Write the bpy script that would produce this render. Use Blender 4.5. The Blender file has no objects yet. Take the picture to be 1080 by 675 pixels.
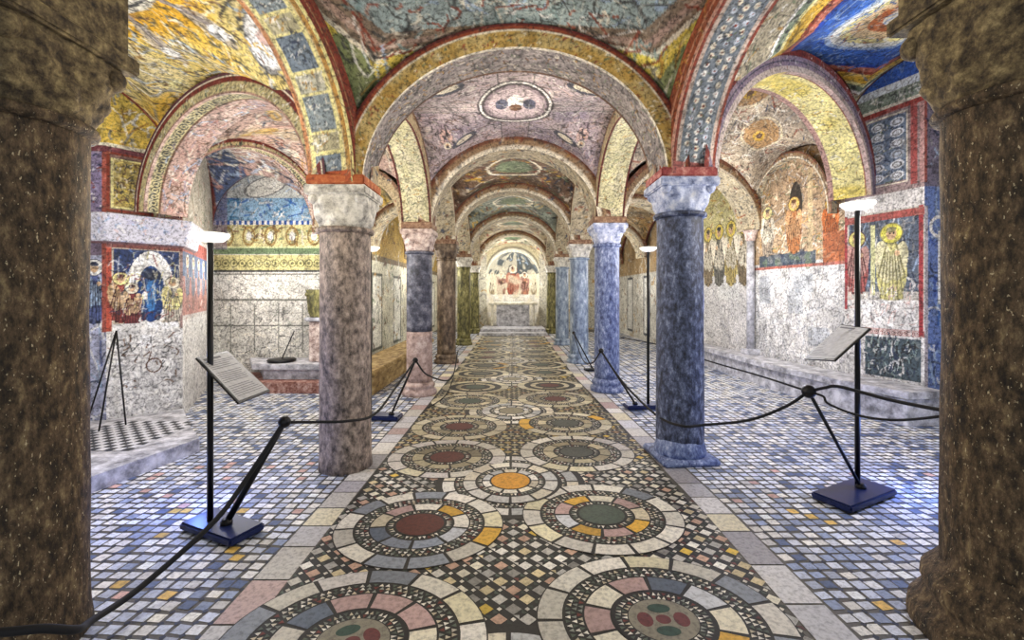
import bpy, bmesh, math, random
import numpy as np
from mathutils import Vector, Matrix
S = bpy.context.scene
COL = S.collection
random.seed(7); np.random.seed(7)
PI = math.pi

# ------------------------------------------------------------------ camera
F = 465.0; HC = 1.52; CX = 541.0; HY = 310.0
cam = bpy.data.cameras.new('camera'); camo = bpy.data.objects.new('camera', cam); COL.objects.link(camo)
camo.location = (0, 0, HC); camo.rotation_euler = (PI/2, 0, 0)
cam.sensor_width = 36; cam.lens = F/1080*36
cam.shift_x = (540-CX)/1080; cam.shift_y = -(337.5-HY)/1080
cam.clip_start = 0.05
S.camera = camo
# ------------------------------------------------------------------ world, exposure, lights
w = bpy.data.worlds.new('world'); S.world = w; w.use_nodes = True
bg = w.node_tree.nodes['Background']; bg.inputs[0].default_value = (0.86, 0.92, 1.0, 1); bg.inputs[1].default_value = 0.55
S.view_settings.view_transform = 'Standard'; S.view_settings.look = 'None'
S.view_settings.gamma = 1; S.view_settings.use_curve_mapping = False
S.view_settings.exposure = 0.82
WARM = (1.0, 0.88, 0.72); WHITE = (1.0, 0.97, 0.93); COOL = (0.62, 0.74, 1.0); BLUE = (0.16, 0.3, 1.0)
def light(name, loc, power, col, radius=0.12, kind='POINT', size=1.0, rot=(0, 0, 0)):
    l = bpy.data.lights.new(name, kind); l.energy = power; l.color = col
    if kind == 'AREA': l.shape = 'DISK'; l.size = size
    else: l.shadow_soft_size = radius
    o = bpy.data.objects.new(name, l); COL.objects.link(o); o.location = loc; o.rotation_euler = rot
    return o
LIGHTS = [  # nave: added fill lights without fixtures
    ((0.05, 5.4, 3.0), 20, WARM, .3), ((0, 8.3, 2.9), 17, WARM, .3), ((0, 11.5, 2.9), 17, WARM, .3), ((0, 15.0, 2.8), 20, WARM, .3),
    ((0, 18.0, 2.3), 85, WHITE, .25), ((0.0, 2.7, 2.9), 26, WARM, .3),
    # aisles: more added fill lights, none on a stand
    ((-3.2, 3.3, 2.3), 58, WHITE, .3), ((-2.9, 6.3, 2.2), 52, WHITE, .3), ((-4.3, 6.9, 1.9), 20, WHITE, .2),
    ((-2.4, 9.6, 2.2), 30, WHITE, .3), ((-2.4, 13, 2.2), 30, WHITE, .3), ((-2.4, 16.5, 2.2), 20, WHITE, .3),
    ((3.4, 3.4, 2.4), 66, WHITE, .3), ((3.2, 7.2, 2.2), 80, WHITE, .3), ((3.0, 10.4, 2.2), 34, WHITE, .3), ((3.0, 14, 2.2), 34, WHITE, .3),
    # blue lights added for the glow by stands and columns, no fixtures
    ((-2.25, 3.15, .28), 3.5, BLUE, .05), ((3.05, 3.35, .28), 4, BLUE, .05), ((-2.7, 3.4, 1.0), 8, BLUE, .1), ((3.4, 3.4, 1.0), 10, BLUE, .1), ((2.55, 5.2, 1.4), 12, BLUE, .1), ((2.3, 8.2, 1.4), 8, BLUE, .1)]
for i, (l, p, c, r) in enumerate(LIGHTS): light('lamp_or_fill_light', l, p, c, r)

# ------------------------------------------------------------------ materials
def lin(c):
    c = np.asarray(c, dtype=np.float64)
    return np.where(c <= .04045, c/12.92, ((c+.055)/1.055)**2.4)
def H(s):
    return tuple(int(s[i:i+2], 16)/255 for i in (0, 2, 4))
def mat_base(name, rough=.8):
    m = bpy.data.materials.new(name); m.use_nodes = True
    nt = m.node_tree; b = nt.nodes['Principled BSDF']; b.inputs['Roughness'].default_value = rough
    return m, nt, b
def noise(nt, scale, detail=4, rough=.6, coord='Object'):
    tc = nt.nodes.new('ShaderNodeTexCoord'); n = nt.nodes.new('ShaderNodeTexNoise')
    n.inputs['Scale'].default_value = scale; n.inputs['Detail'].default_value = detail; n.inputs['Roughness'].default_value = rough
    nt.links.new(tc.outputs[coord], n.inputs['Vector']); return n
def ramp(nt, src, stops):
    r = nt.nodes.new('ShaderNodeValToRGB'); e = r.color_ramp.elements
    while len(e) < len(stops): e.new(.5)
    for k, (p, c) in enumerate(stops):
        e[k].position = p; cc = lin(c) if len(c) == 3 else c; e[k].color = (*cc[:3], 1)
    nt.links.new(src, r.inputs[0]); return r
def mult(nt, a, b, f=1):
    m = nt.nodes.new('ShaderNodeMix'); m.data_type = 'RGBA'; m.blend_type = 'MULTIPLY'; m.inputs[0].default_value = f
    nt.links.new(a, m.inputs[6]); nt.links.new(b, m.inputs[7]); return m.outputs[2]
def bump(nt, b, src, s=.3, d=.01):
    bp = nt.nodes.new('ShaderNodeBump'); bp.inputs['Strength'].default_value = s; bp.inputs['Distance'].default_value = d
    nt.links.new(src, bp.inputs['Height']); nt.links.new(bp.outputs[0], b.inputs['Normal'])
def mat_painted(name, rough=.75, grit=.75, scale=34):
    """colour comes from the surface's own painted colours, plus plaster grain"""
    m, nt, b = mat_base(name, rough)
    a = nt.nodes.new('ShaderNodeAttribute'); a.attribute_name = 'Col'
    n = noise(nt, scale, 5, .75); g = 1-grit
    r = ramp(nt, n.outputs[0], [(.36, (.35+g*.5,)*3), (.47, (.86,)*3), (.56, (1, 1, 1)), (.66, (1, 1, 1))])
    o = mult(nt, a.outputs['Color'], r.outputs[0], grit)
    nt.links.new(o, b.inputs['Base Color']); bump(nt, b, n.outputs[0], .25, .01)
    return m
def mat_stone(name, cols, scale=9, rough=.7, stretch=(1, 1, 1), specks=None, bs=.4):
    m, nt, b = mat_base(name, rough)
    tc = nt.nodes.new('ShaderNodeTexCoord'); mp = nt.nodes.new('ShaderNodeMapping'); mp.inputs['Scale'].default_value = stretch
    nt.links.new(tc.outputs['Object'], mp.inputs[0])
    n = nt.nodes.new('ShaderNodeTexNoise'); n.inputs['Scale'].default_value = scale; n.inputs['Detail'].default_value = 7; n.inputs['Roughness'].default_value = .72
    nt.links.new(mp.outputs[0], n.inputs['Vector'])
    k = len(cols); r = ramp(nt, n.outputs[0], [(.33+.34*i/(k-1), c) for i, c in enumerate(cols)])
    out = r.outputs[0]
    if specks:
        n2 = nt.nodes.new('ShaderNodeTexNoise'); n2.inputs['Scale'].default_value = scale*4.5; n2.inputs['Detail'].default_value = 2
        nt.links.new(mp.outputs[0], n2.inputs['Vector'])
        r2 = ramp(nt, n2.outputs[0], [(.66, (0, 0, 0)), (.72, (1, 1, 1))])
        mx = nt.nodes.new('ShaderNodeMix'); mx.data_type = 'RGBA'; nt.links.new(r2.outputs[0], mx.inputs[0]); nt.links.new(out, mx.inputs[6])
        mx.inputs[7].default_value = (*lin(specks), 1); out = mx.outputs[2]
    nt.links.new(out, b.inputs['Base Color']); bump(nt, b, n.outputs[0], bs, .02)
    return m
def mat_plain(name, c, rough=.5, metal=0, emit=None):
    m, nt, b = mat_base(name, rough); n = noise(nt, 30, 3)
    r = ramp(nt, n.outputs[0], [(.3, tuple(x*.85 for x in c)), (.7, c)]); nt.links.new(r.outputs[0], b.inputs['Base Color'])
    b.inputs['Metallic'].default_value = metal
    if emit: b.inputs['Emission Color'].default_value = (*emit[0], 1); b.inputs['Emission Strength'].default_value = emit[1]
    return m
M_FRESCO = mat_painted('painted_plaster', .8, .9)
M_FLOOR = mat_painted('marble_mosaic', .62, .6, 40)
M_DARK = mat_stone('dark_brown_stone', [H('120d08'), H('3c2f1c'), H('66523a'), H('94805a')], 26, .8, (1, 1, .45), H('c9b892'), .9)
M_DARKCAP = mat_stone('brown_carved_stone', [H('1d170f'), H('4d402c'), H('7a6a49'), H('a8966a')], 16, .85, (1, 1, 1), None, 1)
M_L2 = mat_stone('pinkish_granite', [H('2c2622'), H('6f6258'), H('a08f82'), H('c8b4a2')], 22, .6, (1, 1, .6))
M_R2 = mat_stone('dark_blue_granite', [H('10121c'), H('333a50'), H('5c6684'), H('98a2ba')], 22, .55, (1, 1, .6))
M_BLUE = mat_stone('blue_grey_marble', [H('262e4c'), H('525f8c'), H('8090b8'), H('c4cce4')], 22, .5, (1, 1, .5))
M_PALEBLUE = mat_stone('pale_blue_marble', [H('3a4456'), H('6c7c94'), H('98a8ba'), H('d0dae4')], 8, .5, (1, 1, .5))
M_BROWN = mat_stone('worn_brown_marble', [H('1d1610'), H('48392b'), H('72604c'), H('a08e76')], 9, .6, (1, 1, .5))
M_OLIVE = mat_stone('olive_marble', [H('201f12'), H('4c4a2a'), H('807b48'), H('b4ae78')], 9, .6, (1, 1, .5))
M_L3A = mat_stone('dark_grey_marble', [H('191a22'), H('3b3d4c'), H('666876'), H('94949c')], 9, .5)
M_L3B = mat_stone('pink_marble', [H('6c5850'), H('a08880'), H('c4aca2'), H('e2d4cc')], 9, .5)
M_CAPW = mat_stone('white_carved_marble', [H('6f6c66'), H('b0aca2'), H('dcd8cc'), H('f4f0e6')], 13, .6, bs=.7)
M_CAPB = mat_stone('bluish_carved_marble', [H('4c587c'), H('98a4c8'), H('ccd4ea'), H('f0f2fa')], 13, .6, bs=.7)
M_CAPR = mat_stone('rose_carved_marble', [H('5e4c46'), H('a28c84'), H('d2c0b6'), H('f0e4da')], 13, .6, bs=.7)
M_SLAB = mat_stone('grey_stone_slab', [H('6c6c70'), H('9c9ca2'), H('c6c6cc'), H('e4e4ea')], 7, .7)
M_CREAM = mat_stone('cream_marble', [H('a8a28c'), H('d4cfba'), H('efebdc'), H('fbf8ee')], 7, .6)
M_IMPL = mat_stone('orange_red_plaster', [H('7a3a1c'), H('a8542c'), H('b86a3c'), H('d89a6a')], 14, .8)
M_IMPF = mat_stone('dull_brown_plaster', [H('4a3428'), H('7c5c48'), H('9a7c62'), H('c4ac90')], 14, .8)
M_IMPR = mat_stone('rose_red_plaster', [H('6e2a2a'), H('984444'), H('b87068'), H('e0b0a4')], 14, .8)
M_BLK = mat_plain('black_metal', (.035, .035, .05), .4, .3)
M_BLUELIT = mat_plain('dark_metal_blue_lit', (.07, .13, .33), .35, .2)  # dark base plates, the blue glow on them put into the colour
M_ROPE = mat_plain('black_rope', (.04, .04, .055), .8)
M_LAMP = mat_plain('white_lamp_enamel', (.93, .93, .9), .4, 0, ((1, .95, .85), .6))
M_BRICK = mat_stone('red_brown_stone', [H('4a2c24'), H('84564a'), H('aa8478'), H('c8b0a6')], 16, .8)
M_WOOD = mat_stone('worn_yellow_brown_stone', [H('4c3a1c'), H('846a3c'), H('a88e5a'), H('c8b484')], 8, .8, (1, .4, 1))

# ------------------------------------------------------------------ mesh helpers
def link(name, me, mats, parent=None, smooth=False):
    o = bpy.data.objects.new(name, me); COL.objects.link(o)
    for m in (mats if isinstance(mats, (list, tuple)) else [mats]): me.materials.append(m)
    if parent: o.parent = parent
    if smooth: me.polygons.foreach_set('use_smooth', [True]*len(me.polygons))
    return o
def struct(o): o['kind'] = 'structure'; return o
def thing(name, label, cat, loc=(0, 0, 0), rz=0, group=None):
    o = bpy.data.objects.new(name, None); COL.objects.link(o); o.empty_display_size = .1
    o.location = loc; o.rotation_euler = (0, 0, rz); o['label'] = label; o['category'] = cat
    if group: o['group'] = group
    return o
def tag(o, label, cat, group=None):
    o['label'] = label; o['category'] = cat
    if group: o['group'] = group
    return o
def grids(name, parts, mat, parent=None, smooth=True):
    """parts: list of (P (ny,nx,3), C (ny,nx,3) sRGB) -> one mesh"""
    V = []; Cc = []; Fc = []; off = 0
    for P, C in parts:
        ny, nx = P.shape[:2]
        idx = np.arange(ny*nx).reshape(ny, nx)+off
        Fc.append(np.stack([idx[:-1, :-1], idx[:-1, 1:], idx[1:, 1:], idx[1:, :-1]], -1).reshape(-1, 4))
        V.append(P.reshape(-1, 3)); Cc.append(C.reshape(-1, 3)); off += ny*nx
    V = np.concatenate(V).astype(np.float32); Fc = np.concatenate(Fc).astype(np.int32); Cc = lin(np.clip(np.concatenate(Cc), 0, 1))
    me = bpy.data.meshes.new(name)
    me.vertices.add(len(V)); me.vertices.foreach_set('co', V.ravel())
    me.loops.add(Fc.size); me.loops.foreach_set('vertex_index', Fc.ravel())
    me.polygons.add(len(Fc)); me.polygons.foreach_set('loop_start', np.arange(0, Fc.size, 4, dtype=np.int32)); me.polygons.foreach_set('loop_total', np.full(len(Fc), 4, dtype=np.int32))
    me.update(calc_edges=True); me.validate()
    at = me.color_attributes.new('Col', 'FLOAT_COLOR', 'POINT')
    at.data.foreach_set('color', np.concatenate([Cc, np.ones((len(Cc), 1))], 1).astype(np.float32).ravel())
    if smooth: me.polygons.foreach_set('use_smooth', np.ones(len(Fc), dtype=bool))
    return link(name, me, mat, parent)
def bm_obj(name, bm, mats, parent=None, smooth=False):
    me = bpy.data.meshes.new(name); bm.normal_update(); bm.to_mesh(me); bm.free()
    return link(name, me, mats, parent, smooth)
def bm_box(bm, c, s, rz=0, bev=.0, rot=None):
    m = Matrix.Translation(c) @ (rot or Matrix.Rotation(rz, 4, 'Z')) @ Matrix.Diagonal((s[0], s[1], s[2], 1))
    r = bmesh.ops.create_cube(bm, size=1, matrix=m)
    if bev:
        es = {e for v in r['verts'] for e in v.link_edges}
        bmesh.ops.bevel(bm, geom=list(es), offset=bev, segments=2, affect='EDGES')
def bm_tube(bm, pts, r, n=10, cap=True):
    pts = [Vector(p) for p in pts]; rings = []; up = None
    for i, p in enumerate(pts):
        d = (pts[min(i+1, len(pts)-1)]-pts[max(i-1, 0)]).normalized()
        if up is None: up = Vector((0, 0, 1)) if abs(d.z) < .9 else Vector((1, 0, 0))
        a = d.cross(up).normalized(); b_ = a.cross(d).normalized(); up = b_
        rr = r[i] if isinstance(r, (list, tuple)) else r
        rings.append([bm.verts.new(p+a*math.cos(2*PI*k/n)*rr+b_*math.sin(2*PI*k/n)*rr) for k in range(n)])
    for A, B in zip(rings, rings[1:]):
        for k in range(n): bm.faces.new((A[k], A[(k+1) % n], B[(k+1) % n], B[k]))
    if cap: bm.faces.new(rings[0][::-1]); bm.faces.new(rings[-1])
def spline(pts, n=14):
    P = [Vector(p) for p in pts]; P = [P[0]*2-P[1]]+P+[P[-1]*2-P[-2]]; out = []
    for i in range(1, len(P)-2):
        for k in range(n):
            t = k/n
            out.append(.5*((2*P[i])+(P[i+1]-P[i-1])*t+(2*P[i-1]-5*P[i]+4*P[i+1]-P[i+2])*t*t+(3*P[i]-P[i-1]-3*P[i+1]+P[i+2])*t**3))
    out.append(P[-2]); return out
def bm_lathe(bm, prof, n=40, wob=0, seed=0):
    rnd = random.Random(seed); rings = []
    ph = [rnd.random()*6.28 for _ in range(6)]
    for r, z in prof:
        ring = []
        for k in range(n):
            a = 2*PI*k/n
            rr = r*(1+wob*(math.sin(2*a+ph[0]+z*2)+.6*math.sin(3*a+ph[1]-z*5)+.5*math.sin(7*a+ph[2]+z*11)))
            ring.append(bm.verts.new((rr*math.cos(a), rr*math.sin(a), z)))
        rings.append(ring)
    for A, B in zip(rings, rings[1:]):
        for k in range(n): bm.faces.new((A[k], A[(k+1) % n], B[(k+1) % n], B[k]))
    bm.faces.new(rings[0][::-1]); bm.faces.new(rings[-1])
def unp(px, py, z):            # photo pixel and depth -> place coordinates, used for measuring
    return Vector(((px-CX)*z/F, z, HC-(py-HY)*z/F))

# ------------------------------------------------------------------ fresco canvas
RED = H('8c3a26'); DRED = H('5e1f18'); ROSE = H('b4857a'); GOLD = H('d9ae3c'); OCH = H('b98a3e'); YEL = H('e8d160'); PYEL = H('eee39c'); CRM = H('efe6cf')
WHT = H('f6f4ee'); GRY = H('8e8d8c'); DGR = H('3f403f'); BLU = H('2f5aa8'); DBL = H('26324f'); PBL = H('a9c0dc'); MAU = H('a4929a'); PINK = H('d9b9ae'); GRN = H('6e7f60'); TAN = H('c2a27a'); ORG = H('c0672c'); BRN = H('6b4a34'); BLK = H('1d1c1e'); LIL = H('b9b6d0')
def vnoise(ny, nx, cells, rnd):
    gy = max(2, int(cells*ny/max(nx, ny))+2); gx = max(2, int(cells*nx/max(nx, ny))+2)
    g = rnd.rand(gy+1, gx+1); y = np.linspace(0, gy-1e-3, ny); x = np.linspace(0, gx-1e-3, nx)
    yi = y.astype(int); xi = x.astype(int); fy = (y-yi)[:, None]; fx = (x-xi)[None]; fy = fy*fy*(3-2*fy); fx = fx*fx*(3-2*fx)
    a = g[yi][:, xi]; b = g[yi][:, xi+1]; c = g[yi+1][:, xi]; d = g[yi+1][:, xi+1]
    return (a*(1-fx)+b*fx)*(1-fy)+(c*(1-fx)+d*fx)*fy
class Cv:
    def __init__(s, x0, x1, y0, y1, step, base, seed=0):
        s.x0, s.x1, s.y0, s.y1 = x0, x1, y0, y1
        s.nx = max(8, int((x1-x0)/step)+1); s.ny = max(8, int((y1-y0)/step)+1)
        s.x = np.linspace(x0, x1, s.nx); s.y = np.linspace(y0, y1, s.ny)
        s.C = np.ones((s.ny, s.nx, 3))*np.array(base); s.r = np.random.RandomState(seed); s.step = step
    def win(s, ax, bx, ay, by):
        i0, i1 = np.searchsorted(s.x, ax), np.searchsorted(s.x, bx, 'right'); j0, j1 = np.searchsorted(s.y, ay), np.searchsorted(s.y, by, 'right')
        return slice(j0, j1), slice(i0, i1), s.x[i0:i1][None, :], s.y[j0:j1][:, None]
    def put(s, J, I, m, c, op=1):
        if m.size: s.C[J, I] = s.C[J, I]*(1-m[..., None]*op)+np.array(c)*m[..., None]*op
    def rect(s, ax, ay, bx, by, c, op=1):
        J, I, x, y = s.win(ax, bx, ay, by); s.put(J, I, np.ones((y.shape[0], x.shape[1])), c, op)
    def frame(s, ax, ay, bx, by, w, c):
        s.rect(ax, ay, bx, ay+w, c); s.rect(ax, by-w, bx, by, c); s.rect(ax, ay, ax+w, by, c); s.rect(bx-w, ay, bx, by, c)
    def ell(s, cx, cy, rx, ry, c, w=None, ang=0, op=1, a0=None, a1=None):
        R = max(rx, ry)*1.05+(w or 0)
        J, I, x, y = s.win(cx-R, cx+R, cy-R, cy+R)
        if x.size == 0 or y.size == 0: return
        ca, sa = math.cos(ang), math.sin(ang); u = ((x-cx)*ca+(y-cy)*sa)/rx; v = (-(x-cx)*sa+(y-cy)*ca)/ry
        d = np.sqrt(u*u+v*v); m = (d < 1) if w is None else (np.abs(d-1)*min(rx, ry) < w/2)
        if a0 is not None:
            t = np.arctan2(v, u); m = m & (t > a0) & (t < a1)
        s.put(J, I, m.astype(float), c, op)
    def seg(s, ax, ay, bx, by, w, c, op=1):
        J, I, x, y = s.win(min(ax, bx)-w, max(ax, bx)+w, min(ay, by)-w, max(ay, by)+w)
        dx, dy = bx-ax, by-ay; L = dx*dx+dy*dy+1e-9; t = np.clip(((x-ax)*dx+(y-ay)*dy)/L, 0, 1)
        d = np.hypot(x-ax-t*dx, y-ay-t*dy); s.put(J, I, (d < w/2).astype(float), c, op)
    def strokes(s, box, n, ln, w, cols, ang=None, op=.75):
        for _ in range(int(n)):
            x = s.r.uniform(box[0], box[2]); y = s.r.uniform(box[1], box[3]); c = cols[s.r.randint(len(cols))]
            if s.r.rand() < .5:
                a = (s.r.rand()*PI if ang is None else ang+s.r.randn()*.25); l = ln*s.r.uniform(.4, 1.2)
                s.seg(x, y, x+l*math.cos(a), y+l*math.sin(a), w*s.r.uniform(.6, 1.3), c, op)
            else:
                r = ln*s.r.uniform(.15, .5); a = s.r.uniform(-PI, PI-1)
                s.ell(x, y, r, r*s.r.uniform(.5, 1), c, w, s.r.rand()*3, op, a, a+2.6)
    def blobs(s, box, n, r, cols, op=.6):
        for _ in range(int(n)):
            s.ell(s.r.uniform(box[0], box[2]), s.r.uniform(box[1], box[3]), r*s.r.uniform(.4, 1.3), r*s.r.uniform(.3, 1), cols[s.r.randint(len(cols))], None, s.r.rand()*3, op)
    def mottle(s, cells, amt, c=None):
        n = vnoise(s.ny, s.nx, cells, s.r)
        if c is None: s.C *= (1+(n-.5)*amt)[..., None]
        else: m = np.clip((n-.5)*5+.2, 0, 1)*amt; s.C = s.C*(1-m[..., None])+np.array(c)*m[..., None]
    def figure(s, cx, y0, h, robe, mantle, halo, face=H('d9b48c'), fold=None):
        wd = h*.17; fold = fold or tuple(v*.55 for v in robe)
        s.ell(cx, y0+h*.36, wd, h*.38, robe); s.rect(cx-wd*.72, y0+.03*h, cx+wd*.72, y0+h*.36, robe)
        s.ell(cx-wd*.5, y0+h*.5, wd*.6, h*.27, mantle, None, .15); s.ell(cx+wd*.55, y0+h*.5, wd*.5, h*.24, mantle, None, -.15)
        for k in range(6):
            x = cx-wd*.75+wd*1.5*k/5; s.seg(x, y0+h*.04, cx+(x-cx)*.5, y0+h*.62, h*.016, fold)
        s.seg(cx-wd*.9, y0+h*.3, cx-wd*.35, y0+h*.7, h*.02, fold); s.seg(cx+wd*.9, y0+h*.3, cx+wd*.35, y0+h*.7, h*.02, fold)
        s.ell(cx, y0+h*.85, h*.125, h*.125, halo); s.ell(cx, y0+h*.85, h*.125, h*.125, fold, h*.014)
        s.ell(cx, y0+h*.845, h*.058, h*.075, face); s.ell(cx, y0+h*.9, h*.06, h*.035, fold)
        s.ell(cx-wd*.1, y0+h*.85, h*.012, h*.01, BLK); s.ell(cx+wd*.16, y0+h*.85, h*.012, h*.01, BLK)
        s.ell(cx+wd*.4, y0+h*.6, h*.03, h*.035, face); s.rect(cx-wd*.5, y0, cx-wd*.15, y0+.03*h, fold); s.rect(cx+wd*.15, y0, cx+wd*.5, y0+.03*h, fold)
    def band(s, ax, ay, bx, by, bgc, mo, n, kind='scroll'):
        s.rect(ax, ay, bx, by, bgc); hor = (bx-ax) > (by-ay); L = (bx-ax) if hor else (by-ay); Wd = (by-ay) if hor else (bx-ax)
        for k in range(n):
            t = (k+.5)/n; cx, cy = (ax+L*t, (ay+by)/2) if hor else ((ax+bx)/2, ay+L*t); r = min(Wd*.36, L/n*.45)
            if kind == 'scroll':
                s.ell(cx, cy, r, r, mo, Wd*.1); s.ell(cx, cy, r*.4, r*.4, mo)
            elif kind == 'disc': s.ell(cx, cy, r, r, mo); s.ell(cx, cy, r*.5, r*.5, bgc)
            else: s.ell(cx, cy, r, r*.7, mo)
def etch(cv, k=1.0):
    ext = max(cv.x[-1]-cv.x[0], cv.y[-1]-cv.y[0])
    for size, amt, wd in ((.11, .5, .05), (.06, .42, .06)):
        n = vnoise(cv.ny, cv.nx, min(ext/size, max(cv.nx, cv.ny)/3.2), cv.r); m = np.clip(1-np.abs(n-.5)/wd, 0, 1)*amt*k; cv.C = cv.C*(1-m[..., None])
    n = vnoise(cv.ny, cv.nx, min(ext/.09, max(cv.nx, cv.ny)/3.2), cv.r); m = (np.clip(1-np.abs(n-.5)/.05, 0, 1)*.5*k)[..., None]; cv.C = cv.C*(1-m)+np.array((.97, .95, .88))*m
    n = vnoise(cv.ny, cv.nx, ext/.35, cv.r); cv.C = cv.C*(1+(n-.5)*.3*k)[..., None]
def wallseg(p, q, z0, z1, cv, off=0):
    etch(cv, .6)
    """canvas x in metres along p->q, canvas y = height"""
    p = np.array(p, float); q = np.array(q, float); t = (cv.x-cv.x0)/(cv.x1-cv.x0)
    X = p[0]+(q[0]-p[0])*t; Y = p[1]+(q[1]-p[1])*t
    P = np.zeros((cv.ny, cv.nx, 3)); P[..., 0] = X[None]; P[..., 1] = Y[None]; P[..., 2] = cv.y[:, None]
    return (P, cv.C)
def wcv(p, q, z0, z1, step, base, seed): return Cv(0, math.hypot(q[0]-p[0], q[1]-p[1]), z0, z1, step, base, seed)
FC = [BRN, DGR, GRY, RED, CRM, DBL, OCH]

# ------------------------------------------------------------------ plan
YL = [-1.2, 1.9, 3.95, 6.9, 9.8, 13.2, 17.2]
LC = [(-2.17, -1.2), (-2.17, 1.9), (-1.48, 3.9), (-1.42, 6.7), (-1.47, 9.75), (-1.47, 13.2), (-1.47, 17.0)]
RC = [(2.17, -1.2), (2.19, 1.9), (1.55, 4.1), (1.48, 6.95), (1.47, 9.8), (1.47, 13.2), (1.47, 17.0)]
ZS = 2.6
ZL = [2.6, 2.68, 2.43, 2.48, 2.6, 2.6, 2.6]; ZR = [2.8, 2.88, 2.55, 2.6, 2.6, 2.6, 2.6]
WL = [(-5.6, -1.2), (-5.6, 2.0), (-4.12, 5.1), (-3.3, 7.65), (-3.3, 10.0), (-3.3, 13.2), (-3.3, 17.0)]
WR = [(5.4, -1.2), (5.9, 2.0), (4.82, 6.2), (4.55, 8.3), (4.3, 11.0), (4.2, 14.0), (4.2, 17.0)]
END = 18.9

# ------------------------------------------------------------------ vault cells
def cell(idx, a, b, c, d, rn, rf, rl, rr, painter, step, seed=0):
    """a near-left, b near-right, c far-right, d far-left, each (x,y,spring height)"""
    a, b, c, d = [np.array(p, float) for p in (a, b, c, d)]
    sx = (np.linalg.norm((b-a)[:2])+np.linalg.norm((c-d)[:2]))/2; sy = (np.linalg.norm((d-a)[:2])+np.linalg.norm((c-b)[:2]))/2
    cv = Cv(-sx/2, sx/2, -sy/2, sy/2, step, CRM, seed); painter(cv, sx/2, sy/2); etch(cv)
    U = cv.x[None, :]/(sx/2)*np.ones((cv.ny, 1)); V = cv.y[:, None]/(sy/2)*np.ones((1, cv.nx)); s = (U+1)/2; t = (V+1)/2
    P = (a*(1-s)[..., None]+b*s[..., None])*(1-t)[..., None]+(d*(1-s)[..., None]+c*s[..., None])*t[..., None]
    hb = np.sqrt(np.clip(1-U*U, 0, 1))*(rn*(1-t)+rf*t); ha = np.sqrt(np.clip(1-V*V, 0, 1))*(rl*(1-s)+rr*s)
    k = 24.0; P[..., 2] += np.maximum(ha, hb)
    return struct(grids('ceiling', [(P, cv.C)], M_FRESCO))
def edge_lines(cv, hx, hy, c, w):
    cv.frame(-hx, -hy, hx, hy, w, c)
def p_nave(i):
    def f(cv, hx, hy):
        r = cv.r
        if i == 1:
            cv.C[:] = H('c9c09a'); R = min(hx, hy)
            for sx in (-1, 1):
                for sy in (-1, 1):
                    cv.ell(sx*hx*.93, sy*hy*.93, R*.62, R*.5, YEL); cv.ell(sx*hx*.9, sy*hy*.86, R*.2, R*.35, GRN, None, .6, .8); cv.strokes((min(0, sx*hx), min(0, sy*hy), max(0, sx*hx), max(0, sy*hy)), 60, .18, .02, [GRN, DGR, OCH, CRM])
            cv.ell(0, 0, hx*1.0, hy*.98, H('8d7a66')); cv.ell(0, 0, hx*1.0, hy*.98, CRM, .03); cv.ell(0, 0, hx*.93, hy*.92, H('b49888'), .05)
            cv.ell(0, 0, hx*.84, hy*.84, H('9fb0ae')); cv.strokes((-hx*.8, -hy*.8, hx*.8, hy*.8), 500, .22, .02, [WHT, DGR, H('7f9a98'), RED, PBL, CRM])
            cv.mottle(20, .3)
        elif i == 2:
            cv.C[:] = H('bdaeb2'); cv.mottle(6, .7, H('93889a')); cv.strokes((-hx, -hy, hx, hy), 1500, .16, .014, [DGR, MAU, WHT, BRN, H('8a7a80'), PINK])
            for s_ in (-1, 1): cv.rect(-.2, min(0, s_*hy*.9), .2, max(0, s_*hy*.9), H('b8a6a6'), .5); cv.rect(min(0, s_*hx*.9), -.14, max(0, s_*hx*.9), .14, H('c4b6b4'), .6)
            for s_ in (-.2, .2): cv.rect(s_-.01, -hy, s_+.01, hy, DGR, .7)
            for s_ in (-.14, 0, .14): cv.rect(-hx, s_-.008, hx, s_+.008, GRY, .7)
            cv.ell(0, 0, .47, .62, H('4b4448')); cv.ell(0, 0, .43, .57, WHT, .03); cv.ell(0, 0, .38, .5, H('9a8a92'))
            cv.ell(0, 0, .33, .44, H('c9b8bc')); cv.ell(0, -.05, .1, .2, WHT); cv.ell(-.17, 0, .08, .15, DBL, None, 0, .7); cv.ell(.17, 0, .08, .15, DBL, None, 0, .7); cv.ell(0, .12, .08, .1, BRN)
            for s_ in (-1, 1):
                for q in (-1, 1):
                    cv.ell(s_*.72, q*.78, .2, .12, H('4a4d5c'), None, s_*q*.6); cv.ell(s_*.72, q*.78, .13, .07, CRM, None, s_*q*.6); cv.figure(s_*.95, q*.6-.2, .45, MAU, PINK, CRM)
        else:
            cv.C[:] = [H('6b5340'), H('8a9388'), H('b9a888'), H('c9bfa2')][min(i-3, 3)]
            cv.strokes((-hx, -hy, hx, hy), 260, .3, .04, [OCH, DGR, CRM, RED, DBL, GRN, GOLD]); cv.ell(0, 0, .5, .6, CRM, .06); cv.ell(0, 0, .35, .4, GRN); cv.mottle(10, .4)
        edge_lines(cv, hx, hy, RED, .05)
    return f
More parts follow.
